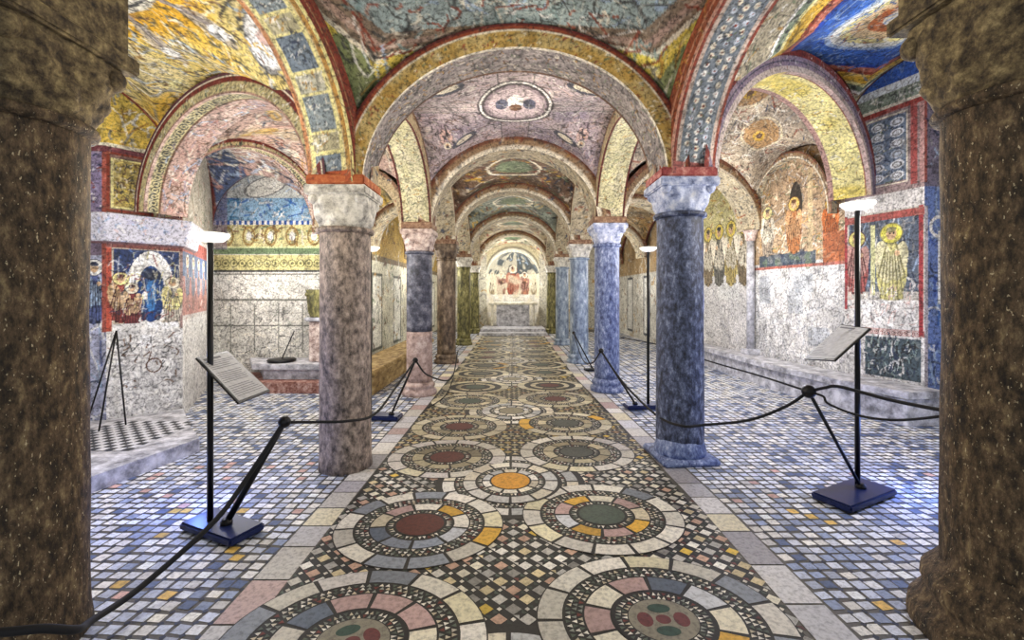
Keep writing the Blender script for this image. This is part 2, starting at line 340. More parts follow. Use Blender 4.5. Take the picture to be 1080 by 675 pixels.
def p_left(i):
    def f(cv, hx, hy):
        if i == 1:
            cv.C[:] = H('e6cf7c'); cv.mottle(4, 1.0, H('e0aa20')); cv.mottle(7, .35, H('efe8d2'))
            cv.strokes((-hx, -hy, hx, hy), 500, .3, .022, [OCH, BRN, GRY, WHT, CRM, PBL, DGR])
            cv.ell(.1, -.2, .75, .62, H('e9e2cc')); cv.ell(.1, -.2, .62, .5, H('5f7fb4')); cv.ell(.1, -.2, .68, .56, DGR, .03); cv.ell(.1, -.2, .55, .43, H('3f62a0'), .1); cv.ell(.1, -.2, .35, .3, WHT)
            for k in range(9):
                a = -PI+k*.7; x = .1+1.15*math.cos(a); y = -.2+.95*math.sin(a)
                cv.ell(x, y, .24, .09, H('b8ab98'), None, a, .9); cv.seg(.1+.7*math.cos(a), -.2+.6*math.sin(a), x*1.2, y*1.2, .05, H('8a7f78')); cv.ell(x*1.05, y*1.1, .09, .07, WHT)
            cv.ell(hx*.72, hy*.55, .3, .17, WHT, None, -.7); cv.ell(hx*.72, hy*.55, .3, .17, GRY, .015, -.7); cv.ell(hx*.72, hy*.55, .08, .06, PINK)
            cv.strokes((-hx, 0, hx, hy), 260, .14, .016, [WHT, DGR, BRN, GOLD])
        else:
            cv.C[:] = H('c8a898') if i < 3 else H('b3a06a'); cv.mottle(6, .7, H('d9c39c')); cv.blobs((-hx, -hy, hx, hy), 40, .2, [GOLD, CRM, DBL, ROSE, OCH]); cv.strokes((-hx, -hy, hx, hy), 320, .25, .025, FC)
        edge_lines(cv, hx, hy, RED, .06)
    return f
def p_chapel(cv, hx, hy):
    cv.C[:] = H('b89a90'); cv.rect(-hx, -hy, -.1, hy, H('4a5778')); cv.strokes((-hx, -hy, hx, hy), 200, .3, .03, [WHT, PBL, DBL, ROSE, CRM]); edge_lines(cv, hx, hy, DRED, .05)
def p_right(i):
    def f(cv, hx, hy):
        if i == 1:
            cv.C[:] = H('b7ad92'); cv.strokes((-hx, -hy, hx, hy), 1200, .1, .018, [GRN, DGR, CRM, RED, OCH, WHT])
            cx, cy = .5, .62
            for rx, c in ((1.62, WHT), (1.58, H('7f8f78')), (1.5, PYEL), (1.46, GOLD), (1.3, RED), (1.24, H('b36a56')), (1.16, H('1f3f95')), (1.1, BLU), (.9, H('3a6cc4')), (.76, PBL), (.7, H('eef0e6')), (.6, PYEL), (.5, H('e6c898')), (.34, ORG), (.2, CRM)):
                cv.ell(cx, cy, rx, rx*.92, c)
            cv.strokes((cx-1.1, cy-1, cx+1.1, cy+1), 160, .2, .02, [H('183a8c'), PBL, H('4f7fd0')], op=.7)
            cv.strokes((cx-.5, cy-.5, cx+.5, cy+.5), 60, .15, .02, [ORG, WHT, RED, GRN])
            for k in range(60):
                a = k*2*PI/60; cv.ell(cx+1.54*math.cos(a), cy+1.54*.92*math.sin(a), .025, .025, DGR)
                cv.seg(cx+1.24*math.cos(a), cy+1.24*.92*math.sin(a), cx+1.3*math.cos(a), cy+1.3*.92*math.sin(a), .012, DRED)
            cv.mottle(16, .25)
        elif i == 2:
            cv.C[:] = H('a99a86'); cv.mottle(5, .6, H('c9b79a')); cv.strokes((-hx, -hy, hx, hy), 500, .3, .018, [BRN, CRM, GRY, RED, WHT, DBL])
            for q in (0, PI/2, PI, -PI/2):
                x, y = hx*.45*math.cos(q), hy*.5*math.sin(q); cv.ell(x, y, .3, .34, H('b08a5a')); cv.ell(x, y, .34, .38, H('e2d2ac'), .03); cv.ell(x, y+.06, .1, .12, GOLD); cv.ell(x, y+.05, .05, .07, BRN)
                for k in range(10): cv.seg(x+.36*math.cos(k*.63), y+.4*math.sin(k*.63), x+.7*math.cos(k*.63), y+.75*math.sin(k*.63), .015, CRM)
        else:
            cv.C[:] = H('b4935e'); cv.mottle(6, .7, H('8c7a5c')); cv.strokes((-hx, -hy, hx, hy), 250, .3, .03, FC)
        edge_lines(cv, hx, hy, DRED, .06)
    return f
def z3(p, z): return (p[0], p[1], z)
RN = 1.34      # nave arch rise to the extrados
ns = [.03, .014, .014, .03, .04, .06]
for i in range(6):
    zl = ZL[i]; zl2 = ZL[i+1]; zr = ZR[i]; zr2 = ZR[i+1]
    cell(i, z3(LC[i], zl), z3(RC[i], zr), z3(RC[i+1], zr2), z3(LC[i+1], zl2), RN+.15 if i < 2 else RN, RN, RN*.97, RN*.97, p_nave(i if i else 3), ns[i] if i else .05, i)
cell(6, z3(LC[6], 2.6), z3(RC[6], 2.6), (1.47, END, 2.5), (-1.47, END, 2.5), RN, 1.2, 1.1, 1.1, p_nave(6), .06, 16)
PLH = 3.12; PRH = 3.95       # tops of the wall pier blocks
cell(0, z3(WL[0], 2.6), z3(LC[0], 2.6), z3(LC[1], ZL[1]), z3(WL[1], 2.7), 1.3, 1.3, 1.2, 1.3, p_left(5), .05, 20)
cell(1, z3(WL[1], 2.7), z3(LC[1], ZL[1]), z3(LC[2], ZL[2]), (-4.14, 5.3, PLH), 1.3, .88, 1.0, RN*.97, p_left(1), .014, 21)
cell(2, z3(WL[2], 2.42), z3(LC[2], ZL[2]), z3(LC[3], ZL[3]), z3(WL[3], 2.55), 1.2, 1.0, 1.2, RN*.97, p_left(2), .018, 22)
cell(9, (-4.2, 5.3, 2.42), z3(WL[2], 2.42), z3(WL[3], 2.55), (-5.25, 7.7, 2.6), .3, 1.05, 1.25, 1.2, p_chapel, .02, 29)
for i in (3, 4, 5):
    cell(i, z3(WL[i], 2.55), z3(LC[i], 2.6), z3(LC[i+1], 2.6), z3(WL[i+1], 2.55), 1.0, 1.0, RN*.97, RN*.97, p_left(i), .045, 20+i)
cell(6, z3(WL[6], 2.55), z3(LC[6], 2.6), (-1.47, END, 2.6), (-3.3, END, 2.55), 1.0, 1.0, 1., 1., p_left(6), .08, 28)
cell(0, z3(RC[0], 2.6), z3(WR[0], 2.6), z3(WR[1], 2.7), z3(RC[1], ZR[1]), 1.3, 1.3, 1.2, 1.3, p_right(5), .05, 30)
cell(1, z3(RC[1], ZR[1]), z3(WR[1], 2.7), (4.8, 6.25, PRH), z3(RC[2], ZR[2]), 1.3, 1.0, RN*.97, 1.0, p_right(1), .014, 31)
cell(2, z3(RC[2], ZR[2]), z3(WR[2], 2.8), z3(WR[3], 2.7), z3(RC[3], ZR[3]), 1.6, 1.25, RN*.97, 1.15, p_right(2), .018, 32)
for i in (3, 4, 5):
    cell(i, z3(RC[i], 2.6), z3(WR[i], 2.7), z3(WR[i+1], 2.65), z3(RC[i+1], 2.6), 1.2, 1.2, RN*.97, 1.1, p_right(i), .045, 30+i)
cell(6, z3(RC[6], 2.6), z3(WR[6], 2.65), (4.2, END, 2.6), (1.47, END, 2.6), 1.2, 1.2, 1., 1., p_right(6), .08, 38)

# ------------------------------------------------------------------ arches between the supports
trim_n = [0]
def arch(p, q, rise, style, wd=.44, inset=.2, th=.19, step=.02, seed=0, e0=0, e1=0):
    p = np.array(p, float); q = np.array(q, float); d = q[:2]-p[:2]; L = np.linalg.norm(d); d /= L; n = np.array([-d[1], d[0]])
    a = L/2; arc = PI*math.sqrt((a*a+rise*rise)/2); nt = max(24, int(arc/step)); nf = max(5, int(th/step)+2); nw = max(6, int(wd/step)+2)
    def pts(frac_arr, off_arr, cv):   # frac 0 = intrados, 1 = extrados
        th_ = np.linspace(PI, 0, nt); fr = frac_arr[:, None]; of = off_arr[:, None]
        ax = a-inset*(1-fr); bz = rise-th*(1-fr)
        X = ax*np.cos(th_)[None]; Z = bz*np.sin(th_)[None]; s = (X+a)/L
        P = np.zeros((len(frac_arr), nt, 3))
        P[..., 0] = p[0]+d[0]*(X+a)+n[0]*of; P[..., 1] = p[1]+d[1]*(X+a)+n[1]*of
        P[..., 2] = p[2]+(q[2]-p[2])*s+Z+.012*fr
        return P
    def canv(h, m): c = Cv(0, arc, 0, h, step, CRM, seed+m); c.x = np.linspace(0, arc, nt); c.nx = nt; c.y = np.linspace(0, h, m); c.ny = m; c.C = np.ones((m, nt, 3))*np.array(CRM); return c
    fa = canv(th, nf); so = canv(wd, nw); style(fa, so, arc, th, wd); etch(so, .7); etch(fa, .5); fr = np.linspace(0, 1, nf); h = wd/2
    parts = [(pts(fr, np.full(nf, -h), fa), fa.C), (pts(np.zeros(nw), np.linspace(-h, h, nw), so), so.C), (pts(fr, np.full(nf, h), fa), fa.C)]
    trim_n[0] += 1
    return struct(grids('trim_%d' % trim_n[0], parts, M_FRESCO))
def st_gold(fa, so, L, th, wd):
    fa.C[:] = H('b9974e'); fa.mottle(40, .5, H('c9b98a')); fa.strokes((0, 0, L, th), 260, .05, .01, [OCH, GRN, RED, CRM]); fa.rect(0, th*.68, L, th, H('8a3f22')); fa.rect(0, th*.66, L, th*.72, CRM); fa.rect(0, th*.92, L, th, DRED)
    so.C[:] = H('8f8684'); so.mottle(30, .5, H('b4a8a0')); so.strokes((0, .02, L, wd-.02), 500, .07, .012, [DGR, CRM, BRN, GRN, OCH])
    so.rect(0, 0, L, .03, CRM); so.rect(0, wd-.03, L, wd, BRN)
def st_panels(fa, so, L, th, wd):      # left arcade soffit: framed blue and white panels
    fa.C[:] = H('7c3322'); fa.rect(0, 0, L, th*.2, PYEL); fa.rect(0, th*.45, L, th*.55, H('a8805a')); fa.strokes((0, 0, L, th), 60, .2, .012, [BRN, RED, DRED])
    so.C[:] = H('d8c894'); so.rect(0, .05, L, wd-.05, PYEL); k = 0; x = .03
    while x < L-.05:
        l = (.24, .12)[k % 2]*1.2; so.rect(x, .09, min(x+l, L), wd-.09, [H('8b979a'), H('b9b08a'), H('75838f'), H('c0bda6')][k % 4])
        so.strokes((x, .1, x+l-.03, wd-.12), 16, .06, .014, [WHT, DBL, CRM, DGR] if k % 2 == 0 else [WHT, CRM, OCH]); x += l+.03; k += 1
    so.rect(0, 0, L, .04, OCH); so.rect(0, wd-.04, L, wd, H('c98a5a'))
    so.rect(L-.1, 0, L, wd, H('b0501f')); so.rect(0, 0, .1, wd, H('b0501f'))
def st_floral(fa, so, L, th, wd):      # right arcade soffit: blue ground with white rosettes
    fa.C[:] = H('93492a'); fa.rect(0, 0, L, th*.22, H('d5a08c')); fa.rect(0, th*.5, L, th*.58, H('c98a6a')); fa.strokes((0, 0, L, th), 60, .2, .012, [BRN, RED, OCH])
    so.C[:] = H('c9b5a6'); so.rect(0, .07, L, wd-.07, H('76808a')); 
    for k in range(int(L/.075)):
        for j, y in enumerate((.13, .22, .31)):
            so.ell(.04+k*.075+(j % 2)*.037, y+so.r.randn()*.008, .027, .024, [WHT, CRM, H('c8d0dc')][so.r.randint(3)]); so.ell(.04+k*.075+(j % 2)*.037, y, .009, .009, RED)
    so.strokes((0, .08, L, wd-.08), 150, .05, .01, [DBL, GRN, BLK]); so.rect(0, 0, L, .03, RED); so.rect(0, wd-.03, L, wd, RED); so.rect(L-.12, 0, L, wd, H('a8605a')); so.rect(0, 0, .12, wd, H('a8605a'))
def st_aisleL(fa, so, L, th, wd):
    fa.C[:] = H('a78274'); fa.rect(0, th*.52, L, th*.78, H('74261c')); fa.rect(0, th*.78, L, th*.84, CRM); fa.rect(0, th*.84, L, th, H('5c3038')); fa.rect(0, .02, L, th*.5, H('c2b585')); fa.strokes((0, .02, L, th*.5), 150, .04, .012, [DGR, WHT, GRN, BRN])
    so.C[:] = H('c4a394'); so.mottle(14, .5, H('dcc8b8')); so.band(0, .03, L, .14, H('c8bd8c'), DGR, int(L/.09)); so.rect(0, .14, L, .155, BRN); so.strokes((0, .17, L, wd), 220, .2, .014, [ROSE, BRN, CRM, MAU, PBL], 0)
def st_aisleR(fa, so, L, th, wd):
    fa.C[:] = H('8d7c90'); fa.rect(0, th*.7, L, th, H('7d2a22')); fa.rect(0, th*.45, L, th*.5, DBL); fa.rect(0, 0, L, th*.28, H('c9bab2')); fa.strokes((0, 0, L, th), 220, .05, .012, [WHT, DBL, MAU, RED, GRY])
    so.C[:] = PYEL; so.rect(0, 0, L, .05, H('b49c96')); so.rect(0, .05, L, .065, RED); so.mottle(9, .7, YEL); so.strokes((0, .09, L, wd), 160, .09, .014, [OCH, H('b8b060'), WHT, GOLD])
    so.rect(0, wd-.06, L, wd, H('b08a80'))
def st_far(fa, so, L, th, wd):
    fa.C[:] = H('9a7e5e'); fa.rect(0, th*.7, L, th, H('7a4a34')); fa.rect(0, 0, L, th*.25, CRM); fa.strokes((0, 0, L, th), 60, .08, .02, FC)
    so.C[:] = H('bcae90'); so.strokes((0, 0, L, wd), 120, .1, .025, FC)
def st_pale(fa, so, L, th, wd):
    fa.C[:] = H('c0ad88'); fa.rect(0, th*.75, L, th, H('8c6850')); fa.strokes((0, 0, L, th), 60, .08, .02, FC)
    so.C[:] = H('dcd6a8'); so.mottle(10, .5, H('e8e0c0')); so.strokes((0, 0, L, wd), 260, .08, .012, [GRN, OCH, CRM, GRY]); so.rect(0, 0, L, .03, DRED); so.rect(0, wd-.03, L, wd, DRED)
# transverse nave arches
for i in range(1, 7): arch(z3(LC[i], ZL[i]), z3(RC[i], ZR[i]), (RN+.15 if i < 2 else RN), st_gold if i < 3 else st_far, step=.014 if i < 3 else .04, seed=i)
# nave arcades
for i in range(0, 6):
    arch(z3(LC[i], ZL[i]), z3(LC[i+1], ZL[i+1]), RN*.97, [st_far, st_panels, st_pale, st_far, st_far, st_far][i], step=.012 if i in (1, 2) else .04, seed=10+i)
    arch(z3(RC[i], ZR[i]), z3(RC[i+1], ZR[i+1]), RN*.97, [st_far, st_floral, st_pale, st_far, st_far, st_far][i], step=.012 if i in (1, 2) else .04, seed=20+i)
# aisle arches
arch(z3(WL[2], 2.42), z3(LC[2], ZL[2]), 1.22, st_aisleL, step=.012, seed=31)
arch(z3(WL[2], 2.42), z3(WL[3], 2.55), 1.22, st_aisleL, wd=.25, th=.12, inset=.1, step=.018, seed=32)
arch(z3(WL[3], 2.55), z3(LC[3], ZL[3]), 1.0, st_pale, step=.02, seed=33)
for i in (4, 5, 6): arch(z3(WL[i], 2.55), z3(LC[i], 2.6), 1.0, st_far, step=.05, seed=33+i)
arch(z3(RC[2], ZR[2]), z3(WR[2], 2.86), 1.5, st_aisleR, wd=.5, step=.012, inset=.22, th=.24, seed=41)
arch(z3(RC[3], ZR[3]), z3(WR[3], 2.7), 1.25, st_far, step=.02, seed=42)
arch((4.72, 6.4, 2.7), (4.5, 8.3, 2.7), 1.15, st_far, wd=.2, th=.1, inset=.08, step=.02, seed=43)
for i in (4, 5, 6): arch(z3(RC[i], 2.6), z3(WR[i], 2.65), 1.2, st_far, step=.05, seed=43+i)

def spandrel(p, q, rise, p2, q2, rise2, style, y_off, seed):
    n = 150; m = 24; th_ = np.linspace(PI, 0, n); L = math.hypot(q[0]-p[0], q[1]-p[1]); P = np.zeros((m, n, 3)); s_ = (1+np.cos(th_))/2
    A_ = np.stack([p[0]+(q[0]-p[0])*s_, p[1]+(q[1]-p[1])*s_+y_off, p[2]+(q[2]-p[2])*s_+rise*np.sin(th_)+.01], -1)
    B_ = np.stack([p2[0]+(q2[0]-p2[0])*s_, p2[1]+(q2[1]-p2[1])*s_, p2[2]+(q2[2]-p2[2])*s_+rise2*np.sin(th_)], -1)
    for j in range(m): f = j/(m-1); P[j] = A_*(1-f)+B_*f
    c = Cv(0, L*1.4, 0, .6, .02, CRM, seed); c.nx = n; c.ny = m; c.x = np.linspace(0, L*1.4, n); c.y = np.linspace(0, .6, m); c.C = np.ones((m, n, 3))*np.array(CRM); style(c, L*1.4)
    trim_n[0] += 1; struct(grids('trim_%d' % trim_n[0], [(P, c.C)], M_FRESCO))
def sp_l(c, L): c.C[:] = H('d9b95a'); c.strokes((0, 0, L, .6), 60, .12, .02, [OCH, CRM, BRN, WHT]); c.rect(0, 0, L, .1, H('6f2c20'))
def sp_r(c, L): c.C[:] = H('8f8294'); c.strokes((0, 0, L, .6), 400, .07, .02, [WHT, DBL, LIL, ROSE, GRY, CRM]); c.rect(0, 0, L, .12, H('7d2a22')); c.rect(0, .5, L, .6, H('9c4a3c'))
spandrel(z3(WL[2], 2.42), z3(LC[2], ZL[2]), 1.22, (-4.14, 5.3, PLH), z3(LC[2], ZL[2]), .88, sp_l, -.2, 35)
spandrel((4.82, 6.2, 2.86), z3(RC[2], ZR[2]), 1.5, (4.8, 6.22, PRH), z3(RC[2], ZR[2]), 1.0, sp_r, -.2, 45)
# ------------------------------------------------------------------ walls
def plaster(cv, s, top):
    """pale lower plaster with faint marks"""
    cv.rect(0, cv.y0, s, top, H('e8e6e2')); cv.strokes((0, cv.y0, s, top), s*(top-cv.y0)*70, .14, .012, [GRY, H('b9b6b2'), WHT, H('9a9aa2')], op=.7)
def GOLDTOP(cv, z):
    s_ = cv.x1; cv.rect(0, z, s_, 4.6, H('e3c45a')); cv.strokes((0, z, s_, 4.5), 120, .2, .02, [WHT, CRM, OCH, GRY]); cv.rect(0, z, s_, z+.035, CRM); cv.rect(0, z-.06, s_, z, H('7a4048'))
def GRNTOP(cv, z):
    s_ = cv.x1; cv.rect(0, z, s_, 5.0, H('93a08e')); cv.strokes((0, z, s_, 4.9), 260, .08, .018, [WHT, GRN, DGR, CRM]); cv.rect(0, z, s_, z+.035, CRM); cv.rect(0, z-.07, s_, z, H('a4453c')); cv.rect(0, z+.3, s_, z+.55, H('3a62b8')); cv.rect(0, z+.2, s_, z+.3, H('dfe6ea'))
parts = []
# left pier, side turned to the nave
pA, pB = (-4.5, 4.88), (-4.06, 5.42); cv = wcv(pA, pB, 0, 4.5, .008, H('cfcbd6'), 51); s = cv.x1
plaster(cv, s, 1.2); cv.strokes((.06, .45, s-.06, 1.0), 60, .09, .014, [DGR, BRN, GRY]); cv.ell(s*.6, .68, .07, .08, BRN, .014)
cv.rect(0, 1.1, s, 2.1, H('dcd2c4')); cv.rect(.05, 1.18, s-.03, 2.04, H('c9bca4')); cv.rect(.06, 1.72, s-.04, 2.03, H('2f3f68')); cv.strokes((.06, 1.72, s-.04, 2.0), 40, .06, .014, [PBL, WHT, BLU])
cv.rect(.0, 1.1, .045, 2.1, H('b4503c')); cv.rect(s-.03, 1.1, s, 2.1, H('a58a84')); cv.rect(0, 2.04, s, 2.1, H('7c4a44'))
cv.ell(s*.56, 1.58, .22, .44, WHT); cv.ell(s*.56, 1.52, .13, .33, H('1f3f74')); cv.ell(s*.56, 1.5, .05, .2, H('3f78b4')); cv.ell(s*.56, 1.75, .06, .07, H('16203a')); cv.ell(s*.48, 1.5, .025, .05, WHT)
for k in range(6): cv.ell(s*.56+.13*math.cos(k*PI/3), 1.5+.28*math.sin(k*PI/3), .028, .05, DBL)
cv.figure(.12, 1.2, .58, H('8e4038'), H('c9a87c'), PYEL); cv.figure(.215, 1.16, .5, H('7c3a3a'), H('d8b890'), CRM); cv.figure(s-.1, 1.18, .56, H('c9c0b0'), PYEL, CRM); cv.strokes((.05, 1.2, s-.03, 1.95), 90, .14, .012, [WHT, CRM, H('7c3a3a'), DBL, PYEL], PI/2, .6); cv.rect(.05, 1.1, s-.04, 1.18, WHT)
cv.rect(0, 2.42, s, 3.3, H('8a6a60')); cv.rect(.05, 2.5, s-.22, 3.02, H('b9a45c')); cv.strokes((.06, 2.52, s-.24, 3.0), 160, .07, .014, [BRN, CRM, DGR, YEL]); cv.frame(.04, 2.48, s-.2, 3.04, .02, PYEL); cv.frame(.0, 2.44, s-.16, 3.1, .025, RED)
cv.rect(s-.16, 2.44, s, 3.3, H('7e5a58')); GOLDTOP(cv, 3.16); cv.mottle(60, .25); parts.append(wallseg(pA, pB, 0, 3.3, cv))
# left pier, end turned to the viewer
pZ = (-5.6, 4.7); cv = wcv(pZ, pA, 0, 4.5, .01, H('b9bcd4'), 52); s = cv.x1
cv.strokes((0, 0, s, 2.1), 300, .3, .018, [H('4c5c94'), WHT, PBL, LIL, DBL], PI/2); cv.rect(0, 1.95, s, 2.1, H('7a6a7c'))
for k in range(3): cv.figure(s-.12-.36*k, 1.2, .72, H('5c6898'), PBL, WHT)
cv.rect(0, 2.4, s, 3.3, H('8c7fa0')); cv.strokes((0, 2.45, s, 3.2), 260, .07, .014, [LIL, RED, WHT, DBL]); cv.rect(s-.05, 1.1, s, 3.3, H('a8584a')); GOLDTOP(cv, 3.16); cv.mottle(60, .25)
parts.append(wallseg(pZ, pA, 0, 3.3, cv))
# left pier, far side into the chapel bay
pC = (-5.25, 7.72); cv = wcv(pB, pC, 0, 4.2, .014, H('d6cfca'), 53); s = cv.x1
plaster(cv, s, 1.2); cv.rect(0, 1.25, s, 1.75, H('b9857c')); cv.strokes((0, 1.2, s, 1.75), 90, .12, .02, [ROSE, RED, DBL, WHT]); cv.rect(0, 1.75, s, 2.05, H('56688a'))
for k in range(6): cv.figure(.3+k*.42, 1.3, .75, ROSE, H('7c8aa0'), CRM)
cv.rect(0, 2.05, s, 2.25, H('a8564c')); cv.rect(0, 2.3, s, 4.2, H('b8b0a0')); cv.strokes((0, 2.3, s, 4.2), 200, .25, .02, [GRN, DGR, CRM, WHT, ROSE]); parts.append(wallseg(pB, pC, 0, 4.2, cv))
struct(grids('wall_left', parts, M_FRESCO))
# left chapel back wall
pD = (-3.2, 7.7); cv = wcv(pC, pD, 0, 4.2, .012, H('d9d6cc'), 54); s = cv.x1; cx = s/2
cv.strokes((0, .2, s, 1.95), 500, .16, .014, [GRY, WHT, H('aab0a0'), DGR, CRM], op=.6)
for y in (.95, 1.4, 1.85): cv.rect(0, y, s, y+.03, H('77776e'))
for k in range(4): cv.rect(.3+k*.42, .5, .32+k*.42, 1.35, H('8c8c84'))
cv.rect(0, 1.93, s, 2.2, H('c9c184')); cv.band(0, 1.97, s, 2.14, H('c9c184'), H('6d6a44'), 14); cv.rect(0, 1.9, s, 1.94, DGR); cv.rect(0, 2.22, s, 2.32, H('6a7f5c')); cv.rect(0, 2.32, s, 2.35, H('d8e0a8'))
cv.rect(0, 2.35, s, 2.75, H('d8cf94')); cv.strokes((0, 2.38, s, 2.7), 60, .2, .03, [OCH, GRN, CRM, BRN])
for k in range(5): cv.ell(.25+k*.38, 2.53, .1, .15, H('9c8048'), .03); cv.ell(.25+k*.38, 2.53, .05, .08, WHT)
cv.rect(0, 2.75, s, 3.2, H('8fb4d2')); cv.strokes((0, 2.8, s, 3.2), 90, .2, .03, [BLU, WHT, H('3f7fb0'), PBL])
for k in range(22): cv.rect(k*.1, 2.73, k*.1+.05, 2.8, WHT); cv.rect(k*.1+.05, 2.73, k*.1+.1, 2.8, BLU)
cv.rect(0, 3.2, s, 4.2, H('d2d6d2')); cv.strokes((0, 3.2, s, 4.1), 120, .2, .02, [GRY, WHT, CRM, PBL]); cv.ell(cx-.1, 3.4, .38, .16, H('f4f2e8'), None, .3); cv.ell(cx-.1, 3.4, .38, .16, GRY, .02, .3)
cv.rect(0, 2.3, .25, 4.2, H('6a5c80'), .6); cv.mottle(40, .2); struct(grids('wall_back', [wallseg(pC, pD, 0, 4.2, cv)], M_FRESCO))
# left aisle beyond
cv = wcv(pD, (-3.2, END), 0, 4.2, .035, H('dcd8c0'), 55); s = cv.x1
for k in range(6): cv.rect(.5+k*1.8, .2, 1.3+k*1.8, 2.0, H('f2f0e2')); cv.frame(.5+k*1.8, .2, 1.3+k*1.8, 2.0, .07, H('55584c')); cv.rect(1.4+k*1.8, .0, 1.7+k*1.8, 2.2, H('e6e2c8'))
cv.rect(0, 2.3, s, 2.45, H('7c6a4c')); cv.rect(0, 2.45, s, 4.2, H('bc9c50')); cv.strokes((0, 0, s, 4.2), 500, .3, .05, [GRY, OCH, CRM, GRN, WHT, BRN]); struct(grids('wall_left', [wallseg(pD, (-3.2, END), 0, 4.2, cv)], M_FRESCO))
cv = wcv((-5.6, -1.2), pZ, 0, 4.4, .04, H('cfcabb'), 56); cv.strokes((0, 0, cv.x1, 4.4), 500, .3, .05, FC, op=.5); struct(grids('wall_left', [wallseg((-5.6, -1.2), pZ, 0, 4.4, cv)], M_FRESCO))
# right pier, side turned to the nave
qA, qB = (4.78, 6.35), (5.06, 5.42); cv = wcv(qA, qB, 0, 4.9, .008, H('e6e2de'), 61); s = cv.x1
plaster(cv, s, 1.5); cv.rect(.0, 1.42, s, 2.62, H('c9c4b8')); cv.rect(.06, 1.55, s-.06, 2.5, H('5d6878')); cv.strokes((.06, 1.4, s-.05, 2.5), 120, .2, .02, [DBL, WHT, GRY, PBL, DGR], PI/2)
cv.figure(s*.62, 1.42, 1.05, H('d6cf88'), H('e6e0b4'), H('e3dc5e'), fold=H('8f8a5c')); cv.figure(s*.17, 1.52, .9, H('b4605a'), H('c99a90'), H('d9d07c')); cv.rect(s*.36, 1.5, s*.42, 2.45, H('d8d8a0'))
cv.rect(.0, 1.1, s, 1.44, H('ece9e4')); cv.strokes((0, 1.1, s, 1.6), 120, .12, .014, [WHT, GRY, PINK], PI/2)
cv.rect(.2, .98, s, 1.06, H('c08c84')); cv.band(.25, .985, s-.02, 1.05, H('dcc8c0'), H('8a3a34'), 10); cv.rect(.28, .42, s-.04, .95, H('4c5c64')); cv.strokes((.28, .44, s-.1, .95), 160, .1, .016, [BLK, H('9ab0a8'), DBL, WHT], PI/2)
cv.rect(s-.06, 1.0, s-.01, 2.62, H('a83a3e')); cv.rect(0, 1.3, .04, 2.62, H('a83a3e')); cv.rect(0, 2.5, s, 2.6, H('a8564e'))
cv.rect(0, 2.85, s, 4.1, H('a08a88')); cv.rect(.08, 2.98, s-.2, 3.84, H('77869a')); cv.strokes((.1, 2.98, s-.22, 3.8), 120, .08, .014, [DBL, GRN, CRM, GRY])
for r_ in range(6):
    for c_ in range(3):
        x = .2+c_*.235; y = 3.06+r_*.138; cv.ell(x, y, .082, .055, H('e8ecf0') if (r_+c_) % 4 else H('c2ccd8')); cv.ell(x, y, .05, .032, GRY, .012)
cv.rect(.2, 3.12, .42, 3.2, H('1f3f7c')); cv.frame(.06, 2.95, s-.18, 3.87, .02, CRM); cv.rect(s-.15, 2.9, s-.08, 3.9, H('a8504c')); cv.rect(s-.05, 2.9, s, 3.95, H('c89a94')); GRNTOP(cv, 3.97); cv.mottle(60, .2)
rp = [wallseg(qA, qB, 0, 4.1, cv)]
qC = (6.4, 5.5); cv = wcv(qB, qC, 0, 4.9, .01, H('6f86c0'), 62); s = cv.x1
cv.strokes((0, 0, s, 2.6), 260, .3, .025, [BLU, PBL, H('3f58a0'), WHT, DBL], PI/2); cv.ell(.2, 2.35, .12, .12, WHT, .04); cv.rect(.18, 1.4, .22, 2.3, WHT); cv.rect(0, 0, .05, 2.6, H('cfc6cc')); cv.rect(0, 2.85, s, 4.1, H('7c7488')); cv.rect(0, 2.9, .04, 4., H('a8584e')); cv.strokes((.05, 2.9, s, 4.), 100, .1, .02, [PBL, DBL, GRY]); GRNTOP(cv, 3.97)
rp.append(wallseg(qB, qC, 0, 4.1, cv))
# right wall behind the pier: lunette bay
qD = (4.5, 8.3); cv = wcv(qD, (4.8, 6.3), 0, 4.4, .012, H('e4e2e0'), 63); s = cv.x1
cv.strokes((0, .1, s, 2.0), 500, .16, .016, [GRY, WHT, H('b8b8c0'), H('9aa0a8')], PI/2, op=.6)
for b_ in ((.9, 1.2, .3, .4), (.2, 1.35, .28, .5), (1.3, .7, .4, .3), (1.0, 1.55, .4, .3)): cv.rect(b_[0], b_[1], b_[0]+b_[2], b_[1]+b_[3], H('aab0b8'), .6)
cv.rect(0, 2.05, s, 4.4, H('b79c7c')); cv.strokes((0, 2.1, s, 4.), 400, .2, .018, [BRN, CRM, OCH, GRY, WHT, GRN]); cv.rect(.2, 2.0, s*.72, 2.2, H('4c5660')); cv.blobs((.2, 2.0, s*.72, 2.2), 20, .08, [DBL, GRY, GRN]); cv.rect(0, 1.95, s, 2.0, H('b0685a'))
cv.ell(s*.52, 2.95, .14, .42, H('3a3128')); cv.figure(s*.5, 2.2, .95, H('c07a44'), H('d0a070'), H('e2c06a')); cv.figure(s*.2, 2.2, .9, H('b0a08c'), CRM, PYEL); cv.figure(s*.85, 2.2, .8, H('b8602c'), ORG, GOLD); cv.rect(s*.64, 2.2, s*.69, 3.5, H('cbb48c')); cv.rect(s*.78, 2.0, s, 2.45, H('b0653c')); cv.mottle(40, .25)
rp.append(wallseg(qD, (4.8, 6.3), 0, 4.4, cv)); struct(grids('wall_right', rp, M_FRESCO))
cv = wcv((4.5, 8.3), (4.3, 11.0), 0, 4.3, .018, H('e2dfdc'), 64); s = cv.x1
